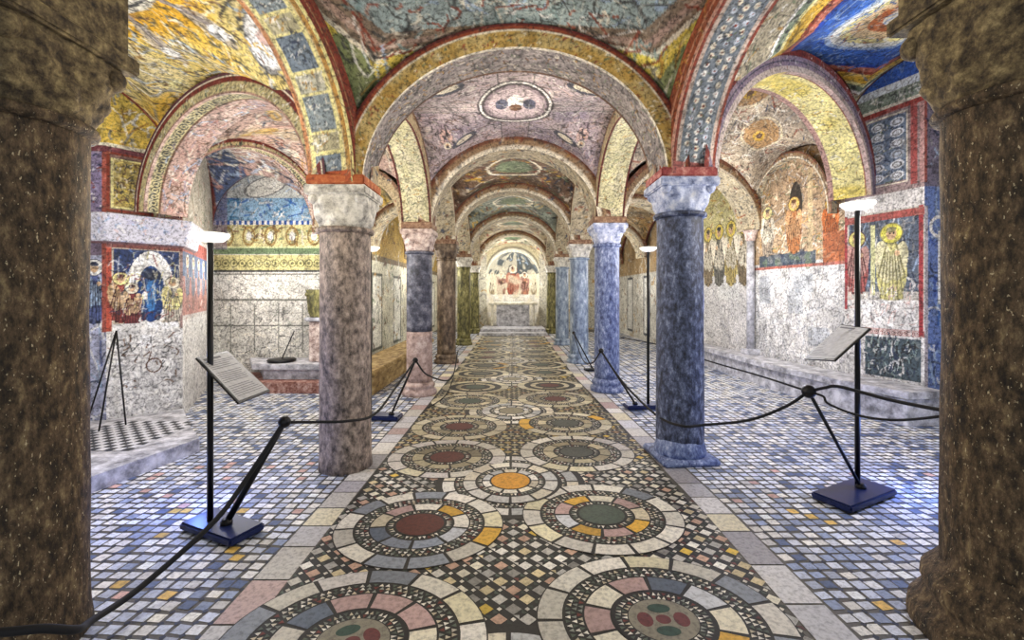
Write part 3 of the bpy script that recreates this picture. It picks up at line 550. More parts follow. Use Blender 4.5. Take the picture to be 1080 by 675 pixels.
cv.strokes((0, 0, s, 1.9), 400, .16, .02, [GRY, WHT, H('b8b8c0')], PI/2, op=.6); cv.rect(.4, 1.4, 1.2, 1.8, H('eeeeea')); cv.rect(0, 1.9, s, 4.3, H('cdc68e')); cv.strokes((0, 1.9, s, 4.2), 240, .2, .025, [OCH, BRN, GRN, CRM, YEL])
for k in range(6): cv.figure(.25+.45*k, 1.7, 1.35, [H('8c7a5c'), H('c9b46a'), H('6c6a60')][k % 3], CRM, YEL)
struct(grids('wall_right', [wallseg((4.5, 8.3), (4.3, 11.0), 0, 4.3, cv)], M_FRESCO))
cv = wcv((4.3, 11.0), (4.2, END), 0, 4.3, .04, H('e0ddd2'), 65); s = cv.x1; cv.rect(0, 2.2, s, 4.3, H('b0946a')); cv.strokes((0, 0, s, 4.2), 400, .25, .05, [GRY, OCH, CRM, WHT, BRN]); 
for k in range(4): cv.rect(.8+k*1.9, .2, 1.5+k*1.9, 2.1, H('f0efe8')); cv.frame(.8+k*1.9, .2, 1.5+k*1.9, 2.1, .08, H('4c5058'))
struct(grids('wall_right', [wallseg((4.3, 11.0), (4.2, END), 0, 4.3, cv)], M_FRESCO))
cv = wcv((6.4, -1.2), qC, 0, 4.4, .05, H('cfcabb'), 66); cv.strokes((0, 0, cv.x1, 4.4), 300, .3, .06, FC, op=.5); struct(grids('wall_right', [wallseg((6.4, -1.2), qC, 0, 4.4, cv)], M_FRESCO))
# end wall with apse
RA = 1.12; ep = []
for x0, x1, zb in ((-3.2, -RA, 0), (RA, 4.2, 0)):
    cv = Cv(0, x1-x0, 0, 4.4, .04, H('ddd8c4'), 71); cv.strokes((0, 0, x1-x0, 4.4), 120, .3, .05, [GRY, OCH, CRM, WHT], op=.7); ep.append(wallseg((x0, END), (x1, END), 0, 4.4, cv))
# spandrel above the apse opening
nx = 60; th_ = np.linspace(PI, 0, nx); lo = np.stack([RA*np.cos(th_), np.full(nx, END), 2.2+RA*np.sin(th_)], -1); hi = lo.copy(); hi[:, 2] = 4.4; hi[:, 0] = np.linspace(-RA, RA, nx)
t = np.linspace(0, 1, 12)[:, None, None]; P = lo[None]*(1-t)+hi[None]*t; C = np.ones((12, nx, 3))*np.array(H('d5cba8')); C[:2] = np.array(H('f0ecd8')); C[2:3] = np.array(H('7c7460')); ep.append((P, C))
struct(grids('wall_back', ep, M_FRESCO))
cv = Cv(-PI/2, PI/2, 0, 3.32, .03, H('f0e8cc'), 72)
cv.rect(-1.6, 2.4, 1.6, 3.4, H('5c6468')); cv.strokes((-1.5, 2.4, 1.5, 3.3), 60, .2, .05, [DGR, PBL, CRM])
for k, (rb, mn) in enumerate([(H('b9a888'), CRM), (H('a8806c'), ROSE), (H('b4604c'), H('c98a74')), (H('c0866c'), ROSE), (H('b9a888'), CRM)]): cv.figure(-1.0+k*.5, 1.35, 1.5 if k == 2 else 1.2, rb, mn, H('f4f0e0'))
cv.rect(-1.6, .0, 1.6, 1.5, H('efeade')); cv.mottle(20, .2); cv.mottle(14, .75, H('efe6cc'))
A = cv.x[None, :]*np.ones((cv.ny, 1)); Z = cv.y[:, None]*np.ones((1, cv.nx)); rr = np.where(Z < 2.2, 1, np.sqrt(np.clip(1-((Z-2.2)/RA)**2, 0, 1)))*RA
struct(grids('wall_back', [(np.stack([rr*np.sin(A), END+rr*np.cos(A), Z], -1), cv.C)], M_FRESCO))
# unseen outer shell added to stop world light leaking in at seams
bm = bmesh.new()
for c, sz in (((-7, 9, 2.6), (.3, 21, 5.6)), ((7.2, 9, 2.6), (.3, 21, 5.6)), ((0, 20.6, 2.6), (14.5, .3, 5.6)), ((0, 9, 5.5), (14.5, 21, .2))): bm_box(bm, c, sz)
struct(bm_obj('wall_light_seal', bm, M_SLAB))

# ------------------------------------------------------------------ cornices on the wall piers
def cornice(pts, z0, z1, out, col, seed, nrm=1):
    """moulded strip following a polyline (plan), bulging to the room"""
    pts = [np.array(p, float) for p in pts]; prof = [(0.0, z0), (out*.35, z0+.04), (out*.5, z0+(z1-z0)*.45), (out, z1-.07), (out, z1-.01), (0, z1)]
    P = []; 
    nr = []
    for i in range(len(pts)):
        ns_ = []
        for j in (i-1, i):
            if 0 <= j < len(pts)-1:
                d = pts[j+1]-pts[j]; d /= np.linalg.norm(d); ns_.append(np.array([d[1], -d[0]])*nrm)
        m = sum(ns_); m /= np.linalg.norm(m); m /= max(.4, float(m @ ns_[0])); nr.append(m)
    xs = []
    for i in range(len(pts)-1):
        k = max(2, int(np.linalg.norm(pts[i+1]-pts[i])/.012))
        for a_ in range(k): xs.append((i, a_/k))
    xs.append((len(pts)-2, 1.0)); fine = []
    for a_, b_ in zip(prof, prof[1:]):
        k = max(1, int(math.hypot(b_[0]-a_[0], b_[1]-a_[1])/.012))
        for q in range(k): fine.append((a_[0]+(b_[0]-a_[0])*q/k, a_[1]+(b_[1]-a_[1])*q/k))
    fine.append(prof[-1]); n_ = len(fine); P = np.zeros((n_, len(xs), 3))
    for k, (i, f) in enumerate(xs):
        b = pts[i]*(1-f)+pts[i+1]*f; m = nr[i]*(1-f)+nr[i+1]*f
        for j, (o_, z_) in enumerate(fine): P[j, k] = (b[0]+m[0]*o_, b[1]+m[1]*o_, z_)
    c = Cv(0, len(xs)*.012, 0, n_*.012, .012, col, seed); c.nx = len(xs); c.ny = n_; c.x = np.arange(c.nx)*.012; c.y = np.arange(n_)*.012; c.C = np.ones((n_, c.nx, 3))*np.array(col)
    return c, P
c, P = cornice([(-5.6, 4.7), (-4.5, 4.88), (-4.06, 5.42), (-4.4, 6.1)], 2.08, 2.42, .1, H('d4d2dc'), 81)
c.strokes((0, 0, c.x[-1], c.y[-1]), 300, .06, .014, [PBL, WHT, PINK, LIL, H('9aa6c8')]); c.rect(0, c.y[-1]-.05, 9, 9, H('a06458')); c.rect(0, 0, 9, .03, H('7a5a5c')); struct(grids('trim_40', [(P, c.C)], M_FRESCO))
c, P = cornice([(5.3, 6.6), (4.78, 6.35), (5.06, 5.42), (6.4, 5.5)], 2.58, 2.9, .16, H('ded6ce'), 82, -1)
c.strokes((0, 0, c.x[-1], c.y[-1]), 200, .06, .014, [PINK, WHT, CRM, ROSE, GRY]); c.rect(0, c.y[-1]-.09, 9, c.y[-1]-.04, H('b0665c')); c.rect(0, 0, 9, .05, H('a8504c'))
for k in range(24): c.ell(.1+k*.09, c.y[-1]*.45, .03, .03, YEL)
struct(grids('trim_41', [(P, c.C)], M_FRESCO))

# ------------------------------------------------------------------ mosaic floor
class Poly:
    sq = None
    def __init__(s): s.v = []; s.f = []; s.c = []
    def add(s, pts, z, c):
        if s.sq: pts = [(p[0], s.sq[0]+(p[1]-s.sq[0])*s.sq[1]) for p in pts]
        i = len(s.v); s.v += [(p[0], p[1], z) for p in pts]; s.f.append(tuple(range(i, i+len(pts)))); s.c.append(c)
PO = Poly(); R = random.Random(3)
GROUT = H('5c5850')
W2 = [H('b8ae8e'), H('a89c7c'), H('cabf9e'), H('8f866c')]
W1 = [H('e9e5da'), H('d9d5cc'), H('c9c7c2'), H('efe9d6'), H('d8cdb6'), H('b9bab8'), H('e2d9c2')]
def jit(c, a=.06): k = 1+R.uniform(-a, a)*1.5; return tuple(min(1, v*k) for v in c)
def xr(y): return 1.33-.20*min(1, max(0, (y-3.2)/5))
def xl(y): return -1.19+.07*min(1, max(0, (y-3)/8))
PO.add([(-7, -2), (7, -2), (7, 19.9), (-7, 19.9)], 0, GROUT)
# carpet ground
PO.add([(xl(0), 0), (xr(0), 0), (xr(5), 5), (xr(19), 19), (xl(19), 19), (xl(5), 5)], .001, H('25231f'))
y = .9; row = 0
LOZ = [H('ece8dd'), H('ddd8cc'), H('c8c4ba'), H('e6dfc8'), H('b9b7b0'), H('d8c79c'), H('8f8c84'), H('c8a48c')]
while y < 18.5:
    g = .068 if y < 5 else (.075 if y < 8 else .11)
    nx = int((xr(y)-xl(y))/g); x0 = xl(y)+((xr(y)-xl(y))-nx*g)/2
    for k in range(nx):
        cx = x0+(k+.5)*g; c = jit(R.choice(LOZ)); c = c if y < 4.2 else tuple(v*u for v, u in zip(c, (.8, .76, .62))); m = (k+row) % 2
        if R.random() < .03: c = jit(H('d9b84a'))
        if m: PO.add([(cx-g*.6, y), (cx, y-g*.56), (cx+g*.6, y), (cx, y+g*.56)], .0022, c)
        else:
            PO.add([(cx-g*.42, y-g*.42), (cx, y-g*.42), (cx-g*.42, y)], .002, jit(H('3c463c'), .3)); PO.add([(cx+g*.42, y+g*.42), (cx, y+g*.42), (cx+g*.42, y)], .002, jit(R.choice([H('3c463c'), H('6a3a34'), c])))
            q = g*.2; PO.add([(cx-q, y), (cx, y-q), (cx+q, y), (cx, y+q)], .0024, jit(H('dcd6c6')))
    y += g; row += 1
def disc(cx, cy, r, z, c, n=48, sq=1): PO.add([(cx+r*math.cos(2*PI*k/n), cy+sq*r*math.sin(2*PI*k/n)) for k in range(n)], z, c)
def ring_tiles(cx, cy, r0, r1, z, cols, n, a0=0):
    k = 0; a = a0
    for k in range(n):
        b0 = a0+2*PI*k/n+.012/r1; b1 = a0+2*PI*(k+1)/n-.012/r1; c = jit(R.choice(cols)); m = 5
        PO.add([(cx+r0*math.cos(b0+(b1-b0)*q/m), cy+r0*math.sin(b0+(b1-b0)*q/m)) for q in range(m+1)]+[(cx+r1*math.cos(b1+(b0-b1)*q/m), cy+r1*math.sin(b1+(b0-b1)*q/m)) for q in range(m+1)], z, c)
def ring_tri(cx, cy, r0, r1, z, rows, ts):
    dr = (r1-r0)/rows
    for j in range(rows):
        a0 = r0+j*dr; a1 = a0+dr*.86; n = max(8, int(2*PI*a1/ts))
        for k in range(n):
            t0 = 2*PI*(k+(j % 2)*.5)/n; t1 = t0+2*PI/n*.8; tm = (t0+t1)/2; c = jit(R.choice([H('e9e4d6'), H('d8d0bc'), H('e9e4d6'), H('c8bca0'), H('8a8f84')]))
            if (k+j) % 3 != 2: PO.add([(cx+a0*math.cos(t0), cy+a0*math.sin(t0)), (cx+a0*math.cos(t1), cy+a0*math.sin(t1)), (cx+a1*math.cos(tm), cy+a1*math.sin(tm))], z, c)
            else: PO.add([(cx+a1*math.cos(t0), cy+a1*math.sin(t0)), (cx+a1*math.cos(t1), cy+a1*math.sin(t1)), (cx+a0*math.cos(tm), cy+a0*math.sin(tm))], z, jit(H('6c2f26')) if R.random() < .3 else jit(H('4f5a4c')))
SEGC = [H('e9e2cc'), H('dcd6c8'), H('c6c8cc'), H('8c94a0'), H('d8a83c'), H('efe6cc'), H('b89a94'), H('d9cdb0'), H('5c6674')]
def medallion(cx, cy, r, centre, kind=0):
    far = cy > 6.5
    disc(cx, cy, r+.008, .004, H('2a2722')); disc(cx, cy, r-.13, .0045, H('24221e'))
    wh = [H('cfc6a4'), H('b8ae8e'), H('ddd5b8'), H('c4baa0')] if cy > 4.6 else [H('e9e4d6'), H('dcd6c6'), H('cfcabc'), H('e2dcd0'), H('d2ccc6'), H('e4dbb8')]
    ring_tiles(cx, cy, r-.115, r, .006, wh+([H('d8a83c')] if R.random() < .4 else [])+[H('8a9098')]*(1 if cy < 3.4 else 0), 13 if not far else 9, R.random())
    if not far: ring_tri(cx, cy, r-.21, r-.125, .006, 3, .034)
    else: pass
    if kind == 0:
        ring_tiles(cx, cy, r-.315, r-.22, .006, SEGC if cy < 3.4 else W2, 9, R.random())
        if far: disc(cx, cy, r-.3, .0063, H('2a2722'))
        if not far: ring_tri(cx, cy, r-.365, r-.325, .006, 1, .03)
        disc(cx, cy, r-.375, .0065, H('2a2722')); disc(cx, cy, r-.385, .007, centre)
    else:
        ring_tiles(cx, cy, r-.34, r-.22, .006, SEGC, 10, .3); rr = r-.35
        disc(cx, cy, rr, .0065, H('1f1d1a')); ring_tri(cx, cy, rr-.07, rr-.01, .007, 2, .026); disc(cx, cy, rr-.075, .0072, H('8c8674'))
        for k in range(4):
            a = k*PI/2+.5*(kind == 2); x = cx+.085*math.cos(a); yy = cy+.085*math.sin(a); n = 20; c = [H('6a3230'), H('2f4a3c')][k % 2]
            PO.add([(x+.055*math.cos(2*PI*q/n)*math.cos(a+PI/2)-.036*math.sin(2*PI*q/n)*math.sin(a+PI/2), yy+.055*math.cos(2*PI*q/n)*math.sin(a+PI/2)+.036*math.sin(2*PI*q/n)*math.cos(a+PI/2)) for q in range(n)], .0078, c)
        disc(cx, cy, .035, .0079, H('6a3230'), 20)
CB = [H('5a2c22'), H('54564c'), H('6a3a2e'), H('4a5648'), H('7a7260'), H('5f2e26')]
for q in range(0, 8):
    cy = 3.57+2.14*(q-1)-(.0 if q<2 else .0)
    if cy > 18: break
    dy = .6
    # cream interlace strips joining the circles
    for sx in (-1, 1):
        for sy in (-1, 1): pass
    for sx in (-1, 1):
        for sy in (-1, 1):
            yy = cy+sy*dy-(.07 if sx < 0 else -.06); k = 0
            if yy > 18.2: continue
            if q == 0 and sy > 0: yb = 1.92 if sx < 0 else 2.05; PO.sq = (yb, .84); medallion(sx*.70, yb, .585, H('5a2c22'), 1 if sx > 0 else 2); PO.sq = None
            elif q > 0: PO.sq = (yy, .87); medallion(sx*.61, yy, .54, CB[(q*4+sx+sy*2) % 6] if (q, sx, sy) != (1, -1, -1) else H('5c2a20')); PO.sq = None
    r = .37
    ring_tiles(-.02, cy, .455, .545, .0032, W1, 16); disc(-.02, cy, .6, .0028, H('2a2722')); disc(-.02, cy, .45, .0034, H('2a2722')); ring_tri(-.02, cy, .39, .445, .0036, 2, .034)
    disc(0, cy, r+.02, .008, H('2a2722')); ring_tiles(-.02, cy, r-.085, r+.01, .0085, W1, 12); disc(-.02, cy, r-.09, .0085, H('2a2722'))
    ring_tri(-.02, cy, r-.135, r-.095, .009, 1, .03); ring_tiles(-.02, cy, r-.2, r-.145, .009, W1, 10); disc(-.02, cy, r-.215, .0095, H('d99a2e') if q == 1 else H('8a8268'))
# marble borders
for side in (-1, 1):
    y = .6
    while y < 16:
        l = R.uniform(.2, .36); fx = xr if side > 0 else xl; a = fx(y); b = fx(y+l); wd = side*.19
        c = jit(R.choice([H('d6d4d4'), H('c9c8cc'), H('e4e0d8'), H('a9a6aa'), H('c2a9a4'), H('e8dfc0'), H('d0ccc4')]))
        PO.add([(a, y+.006), (a+wd, y+.006), (b+wd, y+l-.006), (b, y+l-.006)], .003, c); y += l
# side floors: small squares with darker tesserae between
BLW = [H('dfe4f2'), H('ccd4e8'), H('f0f2f8'), H('e6eaf4'), H('e4e2e0'), H('b4bcd0'), H('f2efe8'), H('98a6c6')]
for side in (-1, 1):
    y = .9
    while y < 17.5:
        g = .078 if y < 4.5 else (.09 if y < 8 else .14); x = (xr(y) if side > 0 else -xl(y))+.2+g*.5
        lim = 6.2 if y < 8 else 4.4
        while x < lim:
            c = R.choice(BLW)
            q = R.random()
            if q < .04 and y < 3.1: c = H('dfb85c')
            elif q < .06 and y < 4: c = H('d8b0a4')
            elif q < .12: c = H('5f7096')
            c = jit(c); h = g*.40; cx = side*x+R.uniform(-.006, .006); cy = y+R.uniform(-.006, .006); a = R.uniform(-.09, .09)+side*.1; ca, sa = math.cos(a), math.sin(a); h2 = h*R.uniform(.8, 1)
            PO.add([(cx+ca*u*h-sa*v*h2, cy+sa*u*h+ca*v*h2) for u, v in ((-1, -1), (1, -1), (1, 1), (-1, 1))], .002, c)
            if y < 6:
                q = g*.2; PO.add([(cx+g/2-q, cy+g/2), (cx+g/2, cy+g/2-q), (cx+g/2+q, cy+g/2), (cx+g/2, cy+g/2+q)], .0026, jit(R.choice([H('23262e'), H('2a3040'), H('3a4254')])))
            x += g
        y += g
def poly_mesh(name, P, mat):
    me = bpy.data.meshes.new(name); me.from_pydata(P.v, [], P.f); me.update()
    at = me.color_attributes.new('Col', 'FLOAT_COLOR', 'CORNER'); cols = np.array(P.c); n = np.array([len(f) for f in P.f])
    cc = np.repeat(lin(cols), n, axis=0); at.data.foreach_set('color', np.concatenate([cc, np.ones((len(cc), 1))], 1).astype(np.float32).ravel())
    return link(name, me, mat)
struct(poly_mesh('floor', PO, M_FLOOR))

# ------------------------------------------------------------------ columns
def capital_bm(r, w, h, z0, lobes=8, rough=.0, seed=1):
    bm = bmesh.new(); n = 64; rings = []; rnd = random.Random(seed); m = 16
    for j in range(m+1):
        t = j/m; ring = []
        for k in range(n):
            a = 2*PI*k/n; e = 2+7*t**1.5
            sup = (abs(math.cos(a))**e+abs(math.sin(a))**e)**(-1/e)
            rr = (r*1.02*(1-t**1.6)+w*.92*t**1.6)*sup*(1-.0*t)
            leaf = .022*max(0, math.cos(lobes*a))*math.sin(PI*min(1, t*1.9)) + .02*max(0, math.cos(lobes*a+PI))*math.sin(PI*min(1, max(0, t*1.6-.5)))
            rr += leaf+rough*rnd.uniform(-1, 1); ring.append(bm.verts.new((rr*math.cos(a), rr*math.sin(a), z0+h*.82*t)))
        rings.append(ring)
    for A, B in zip(rings, rings[1:]):
        for k in range(n): bm.faces.new((A[k], A[(k+1) % n], B[(k+1) % n], B[k]))
    bm.faces.new(rings[-1]); bm.faces.new(rings[0][::-1])
    for a in range(4):   # corner volutes
        an = PI/4+a*PI/2; x, y = w*1.08*math.cos(an), w*1.08*math.sin(an)
        bmesh.ops.create_uvsphere(bm, u_segments=12, v_segments=8, radius=w*.2, matrix=Matrix.Translation((x, y, z0+h*.68)))
    return bm
def column(loc, top, r, label, m_shaft, m_cap, base='torus', caph=.36, w=.26, m_low=None, rough=0, wob=.006, m_base=None, seed=1):
    t = thing('column', label, 'column', (loc[0], loc[1], 0), 0, 'columns in two rows along the mosaic walk')
    zb = {'none': .03, 'torus': .2, 'block': .17, 'big': .3}[base]; zc = top-caph
    bm = bmesh.new(); k = 26; prof = [(r*1.03*(1-.03*(i/k)), zb+(zc-zb)*i/k) for i in range(k+1)]
    if base == 'none': prof[0] = (r*1.07, 0.0)
    if m_low:
        cut = zb+(zc-zb)*.38; bm_lathe(bm, [p for p in prof if p[1] >= cut-.05], 44, wob, seed); bm_obj('shaft', bm, m_shaft, t, True)
        bm = bmesh.new(); bm_lathe(bm, [(p[0]*1.002, p[1]) for p in prof if p[1] <= cut+.06], 44, wob, seed); o = bm_obj('shaft', bm, m_low, t, True); o['label'] = 'pinkish lower length of the shaft'
    else: bm_lathe(bm, prof, 44, wob, seed); bm_obj('shaft', bm, m_shaft, t, True)
    bm = capital_bm(r, w, caph, zc, 8, rough, seed); bm_obj('capital', bm, m_cap, t, True)
    bm = bmesh.new(); bm_lathe(bm, [(r*1.0, zc-.05), (r*1.13, zc-.04), (r*1.16, zc-.022), (r*1.13, zc-.004), (r, zc)], 40); bm_obj('astragal', bm, m_shaft, t, True)
    bm = bmesh.new(); bm_box(bm, (0, 0, top-.04), (w*2.06, w*2.06, .08), 0, .012); bm_obj('abacus', bm, m_cap, t)
    hi_ = .75 if w > .29 else (.085 if 3 < loc[1] < 5 else .1); wi = w*.93 if w > .29 else w*.97
    bm = bmesh.new(); bm_box(bm, (0, 0, top+hi_/2+.001), (wi*2, wi*2, hi_), 0, .012); o = bm_obj('impost', bm, M_DARKCAP if w > .29 else ((M_IMPL if loc[0] < 0 else M_IMPR) if loc[1] < 5 else M_IMPF), t)
    o['label'] = 'brown stone block above the capital' if w > .29 else ('red painted block above the capital' if loc[1] < 5 else 'dull brown block above the capital')
    if base != 'none':
        bm = bmesh.new()
        if base == 'torus': bm_lathe(bm, [(r*1.35, .0), (r*1.38, .03), (r*1.36, .07), (r*1.2, .085), (r*1.15, .11), (r*1.24, .13), (r*1.25, .155), (r*1.16, .175), (r*1.04, .2), (r*1.0, .215)], 40, wob)
        elif base == 'big': bm_lathe(bm, [(r*1.5, .0), (r*1.52, .03), (r*1.5, .08), (r*1.34, .12), (r*1.28, .15), (r*1.34, .19), (r*1.32, .23), (r*1.18, .27), (r*1.06, .31), (r*1.02, .36)], 40, wob*2.5)
        else:
            bm_box(bm, (0, 0, .03), (r*2.5, r*2.5, .06), .1, .015); bm_lathe(bm, [(r*1.12, .05), (r*1.13, .1), (r*1.06, .15), (r*1.02, .2)], 40, wob*2)
        bm_obj('base', bm, m_base or m_shaft, t, True)
    return t
column(LC[1], ZL[1], .25, 'dark brown pitted stone column cut by the left edge of the picture', M_DARK, M_DARKCAP, 'none', .4, .3, rough=.009, wob=.012, seed=3)
column(RC[1], ZR[1], .25, 'dark brown pitted stone column cut by the right edge, on a flared base', M_DARK, M_DARKCAP, 'big', .52, .31, rough=.009, wob=.012, seed=5)
column(LC[2], ZL[2], .212, 'pinkish grey column without a base, nearest full column left of the mosaic walk', M_L2, M_CAPW, 'none', .34, .25, seed=7)
column(RC[2], ZR[2], .205, 'dark blue grey column on a low block, nearest full column right of the walk', M_R2, M_CAPB, 'block', .29, .252, seed=8, m_base=M_BLUE)
column(LC[3], ZL[3], .19, 'two-tone column, dark grey above and pink below, on a ringed base', M_L3A, M_CAPR, 'torus', .32, .235, m_low=M_L3B, m_base=M_L3B, seed=9)
column(RC[3], ZR[3], .19, 'blue grey column with white capital and ringed base, second full one on the right', M_BLUE, M_CAPB, 'torus', .3, .26, seed=10)
column(LC[4], ZL[4], .2, 'brown column with plain dark capital, third full one left of the walk', M_BROWN, M_BROWN, 'torus', .3, .25, seed=11)
column(RC[4], ZR[4], .2, 'pale blue column with white capital, third full one right of the walk', M_PALEBLUE, M_CAPW, 'torus', .28, .25, seed=12)
column(LC[5], ZL[5], .19, 'olive column with pale capital, fourth full one left of the walk', M_OLIVE, M_CAPW, 'torus', .28, .24, seed=13)
column(RC[5], ZR[5], .19, 'pale grey blue column, fourth full one right of the walk', M_PALEBLUE, M_CAPW, 'torus', .28, .24, seed=14)
column(LC[6], ZL[6], .17, 'thin yellow green column just left of the altar steps', M_OLIVE, M_CAPW, 'torus', .26, .22, seed=15)
column(RC[6], ZR[6], .17, 'dark olive column just right of the altar steps', M_OLIVE, M_CAPW, 'torus', .26, .22, seed=16)
for s_, (x, y) in ((-1, LC[0]), (1, RC[0])): pass
# engaged shaft on the right wall
t = thing('wall_shaft', 'thin grey shaft standing against the right wall between the two painted bays', 'column', (4.42, 8.2, 0))
bm = bmesh.new(); bm_lathe(bm, [(.07, .5), (.065, 2.5)], 20, .01); bm_obj('shaft', bm, M_SLAB, t, True)
bm = bmesh.new(); bm_lathe(bm, [(.07, 2.5), (.09, 2.54), (.11, 2.64), (.14, 2.7)], 20); bm_obj('capital', bm, M_CAPR, t, True)
bm = bmesh.new(); bm_box(bm, (0, 0, .452), (.24, .24, .1), 0, .01); bm_obj('base', bm, M_SLAB, t)

# ------------------------------------------------------------------ altar and steps at the far end
bm = bmesh.new()
for k, (y0, wd) in enumerate(((15.9, 2.5), (16.6, 2.46))): bm_box(bm, (0, (y0+18.86)/2, .05+k*.1), (wd, 18.86-y0, .1), 0, .008)
tag(bm_obj('altar_steps', bm, M_SLAB), 'grey stone steps below the altar at the end of the mosaic walk', 'steps')
t = thing('altar', 'white stone altar table in the lit apse at the far end', 'altar', (0, 18.4, .202))
bm = bmesh.new(); bm_box(bm, (0, 0, .435), (1.35, .7, .87), 0, .01); bm_obj('block', bm, M_SLAB, t)
bm = bmesh.new(); bm_box(bm, (0, 0, .92), (2.0, .85, .1), 0, .02); bm_obj('altar_slab', bm, M_CREAM, t)
for s_ in (-1, 1):
    bm = bmesh.new(); bm_lathe(bm, [(.07, 0), (.05, .05), (.045, .8), (.07, .87)], 16); o = bm_obj('support', bm, M_CREAM, t, True); o.location = (s_*.85, -.25, 0)

# ------------------------------------------------------------------ benches, platforms
bm = bmesh.new()
pl = [(-3.24, 3.2), (-3.02, 4.25), (-3.5, 4.75), (-4.0, 5.35), (-4.5, 4.86), (-5.55, 4.66), (-5.55, 1.5), (-3.6, 1.5)]
lo = [bm.verts.new((x, y, .0)) for x, y in pl]; hi = [bm.verts.new((x, y, .13)) for x, y in pl]; bm.faces.new(hi)
for k in range(len(pl)): bm.faces.new((lo[k], lo[(k+1) % len(pl)], hi[(k+1) % len(pl)], hi[k]))
bmesh.ops.recalc_face_normals(bm, faces=bm.faces); t = bm_obj('stone_platform', bm, M_SLAB); tag(t, 'low grey stone platform at the foot of the left painted pier', 'platform')
PP = Poly()
for a_ in range(12):
    for b_ in range(12):
        if (a_+b_) % 2: PP.add([(-4.3+a_*.075, 3.9+b_*.075), (-4.3+(a_+1)*.075, 3.9+b_*.075), (-4.3+(a_+1)*.075, 3.9+(b_+1)*.075), (-4.3+a_*.075, 3.9+(b_+1)*.075)], .134, H('33363c'))
        else: PP.add([(-4.3+a_*.075, 3.9+b_*.075), (-4.3+(a_+1)*.075, 3.9+b_*.075), (-4.3+(a_+1)*.075, 3.9+(b_+1)*.075), (-4.3+a_*.075, 3.9+(b_+1)*.075)], .134, H('dcdce2'))
o = poly_mesh('mosaic_inlay', PP, M_FLOOR); o.parent = t; o['label'] = 'black and white chequered inlay'
# bench along the right wall
def prism(name, pl, z0, z1, mat, parent=None, bev=.012):
    bm = bmesh.new(); lo = [bm.verts.new((x, y, z0)) for x, y in pl]; hi = [bm.verts.new((x, y, z1)) for x, y in pl]
    bm.faces.new(lo[::-1]); bm.faces.new(hi)
    for k in range(len(pl)): bm.faces.new((lo[k], lo[(k+1) % len(pl)], hi[(k+1) % len(pl)], hi[k]))
    bmesh.ops.recalc_face_normals(bm, faces=bm.faces)
    if bev: bmesh.ops.bevel(bm, geom=[e for e in bm.edges if all(v.co.z > z1-.001 for v in e.verts)], offset=bev, segments=2, affect='EDGES')
    return bm_obj(name, bm, mat, parent)
t = thing('stone_bench', 'long grey stone bench running along the foot of the right frescoed wall', 'bench', (4.5, 7, 0))
o = prism('bench_body', [(-.5, 4), (-.38, 0), (-.22, -1.25), (.02, -1.95), (.5, -1.9), (.48, -1.6), (.24, -.72), (-.02, 1.3), (-.22, 4)], 0, .32, M_SLAB, t)
o = prism('bench_top', [(-.54, 4), (-.42, 0), (-.26, -1.27), (-.01, -2.0), (.5, -1.93), (.48, -1.6), (.24, -.72), (-.02, 1.3), (-.22, 4)], .32, .4, M_SLAB, t)
# small raised altar platform in the left bay
t = thing('side_altar', 'low grey stone side altar on a red brown step in the left painted bay', 'altar', (-3.45, 7.0, 0))
prism('altar_step', [(-.75, -.25), (.8, -.3), (.8, .62), (-1.5, .62)], 0, .17, M_BRICK, t)
prism('altar_body', [(-.5, -.02), (.72, -.05), (.72, .6), (-.9, .6)], .17, .34, M_SLAB, t)
prism('altar_slab', [(-.62, -.12), (.76, -.14), (.76, .62), (-1.1, .62)], .34, .42, M_SLAB, t)
t = thing('stone_pedestal', 'square stone pedestal with yellowed carved capital on the side altar', 'pedestal', (-3.17, 7.25, .42))
bm = bmesh.new(); bm_box(bm, (0, 0, .33), (.26, .26, .66), 0, .015); bm_obj('shaft', bm, M_CAPR, t)
bm = bmesh.new(); bm_box(bm, (0, 0, .69), (.36, .36, .06), 0, .01); bm_obj('cap', bm, M_SLAB, t)
bm = capital_bm(.15, .19, .55, .72, 8, .004, 4); bm_obj('capital', bm, M_OLIVE, t, True)
t = thing('stone_bench', 'yellow brown stone ledge in the left aisle behind the two-tone column', 'bench', (-2.35, 8.2, 0))
prism('bench_body', [(-.25, -1.6), (.25, -1.6), (.3, 3), (-.25, 3)], 0, .3, M_WOOD, t); prism('bench_top', [(-.3, -1.65), (.3, -1.65), (.34, 3), (-.3, 3)], .3, .38, M_WOOD, t)

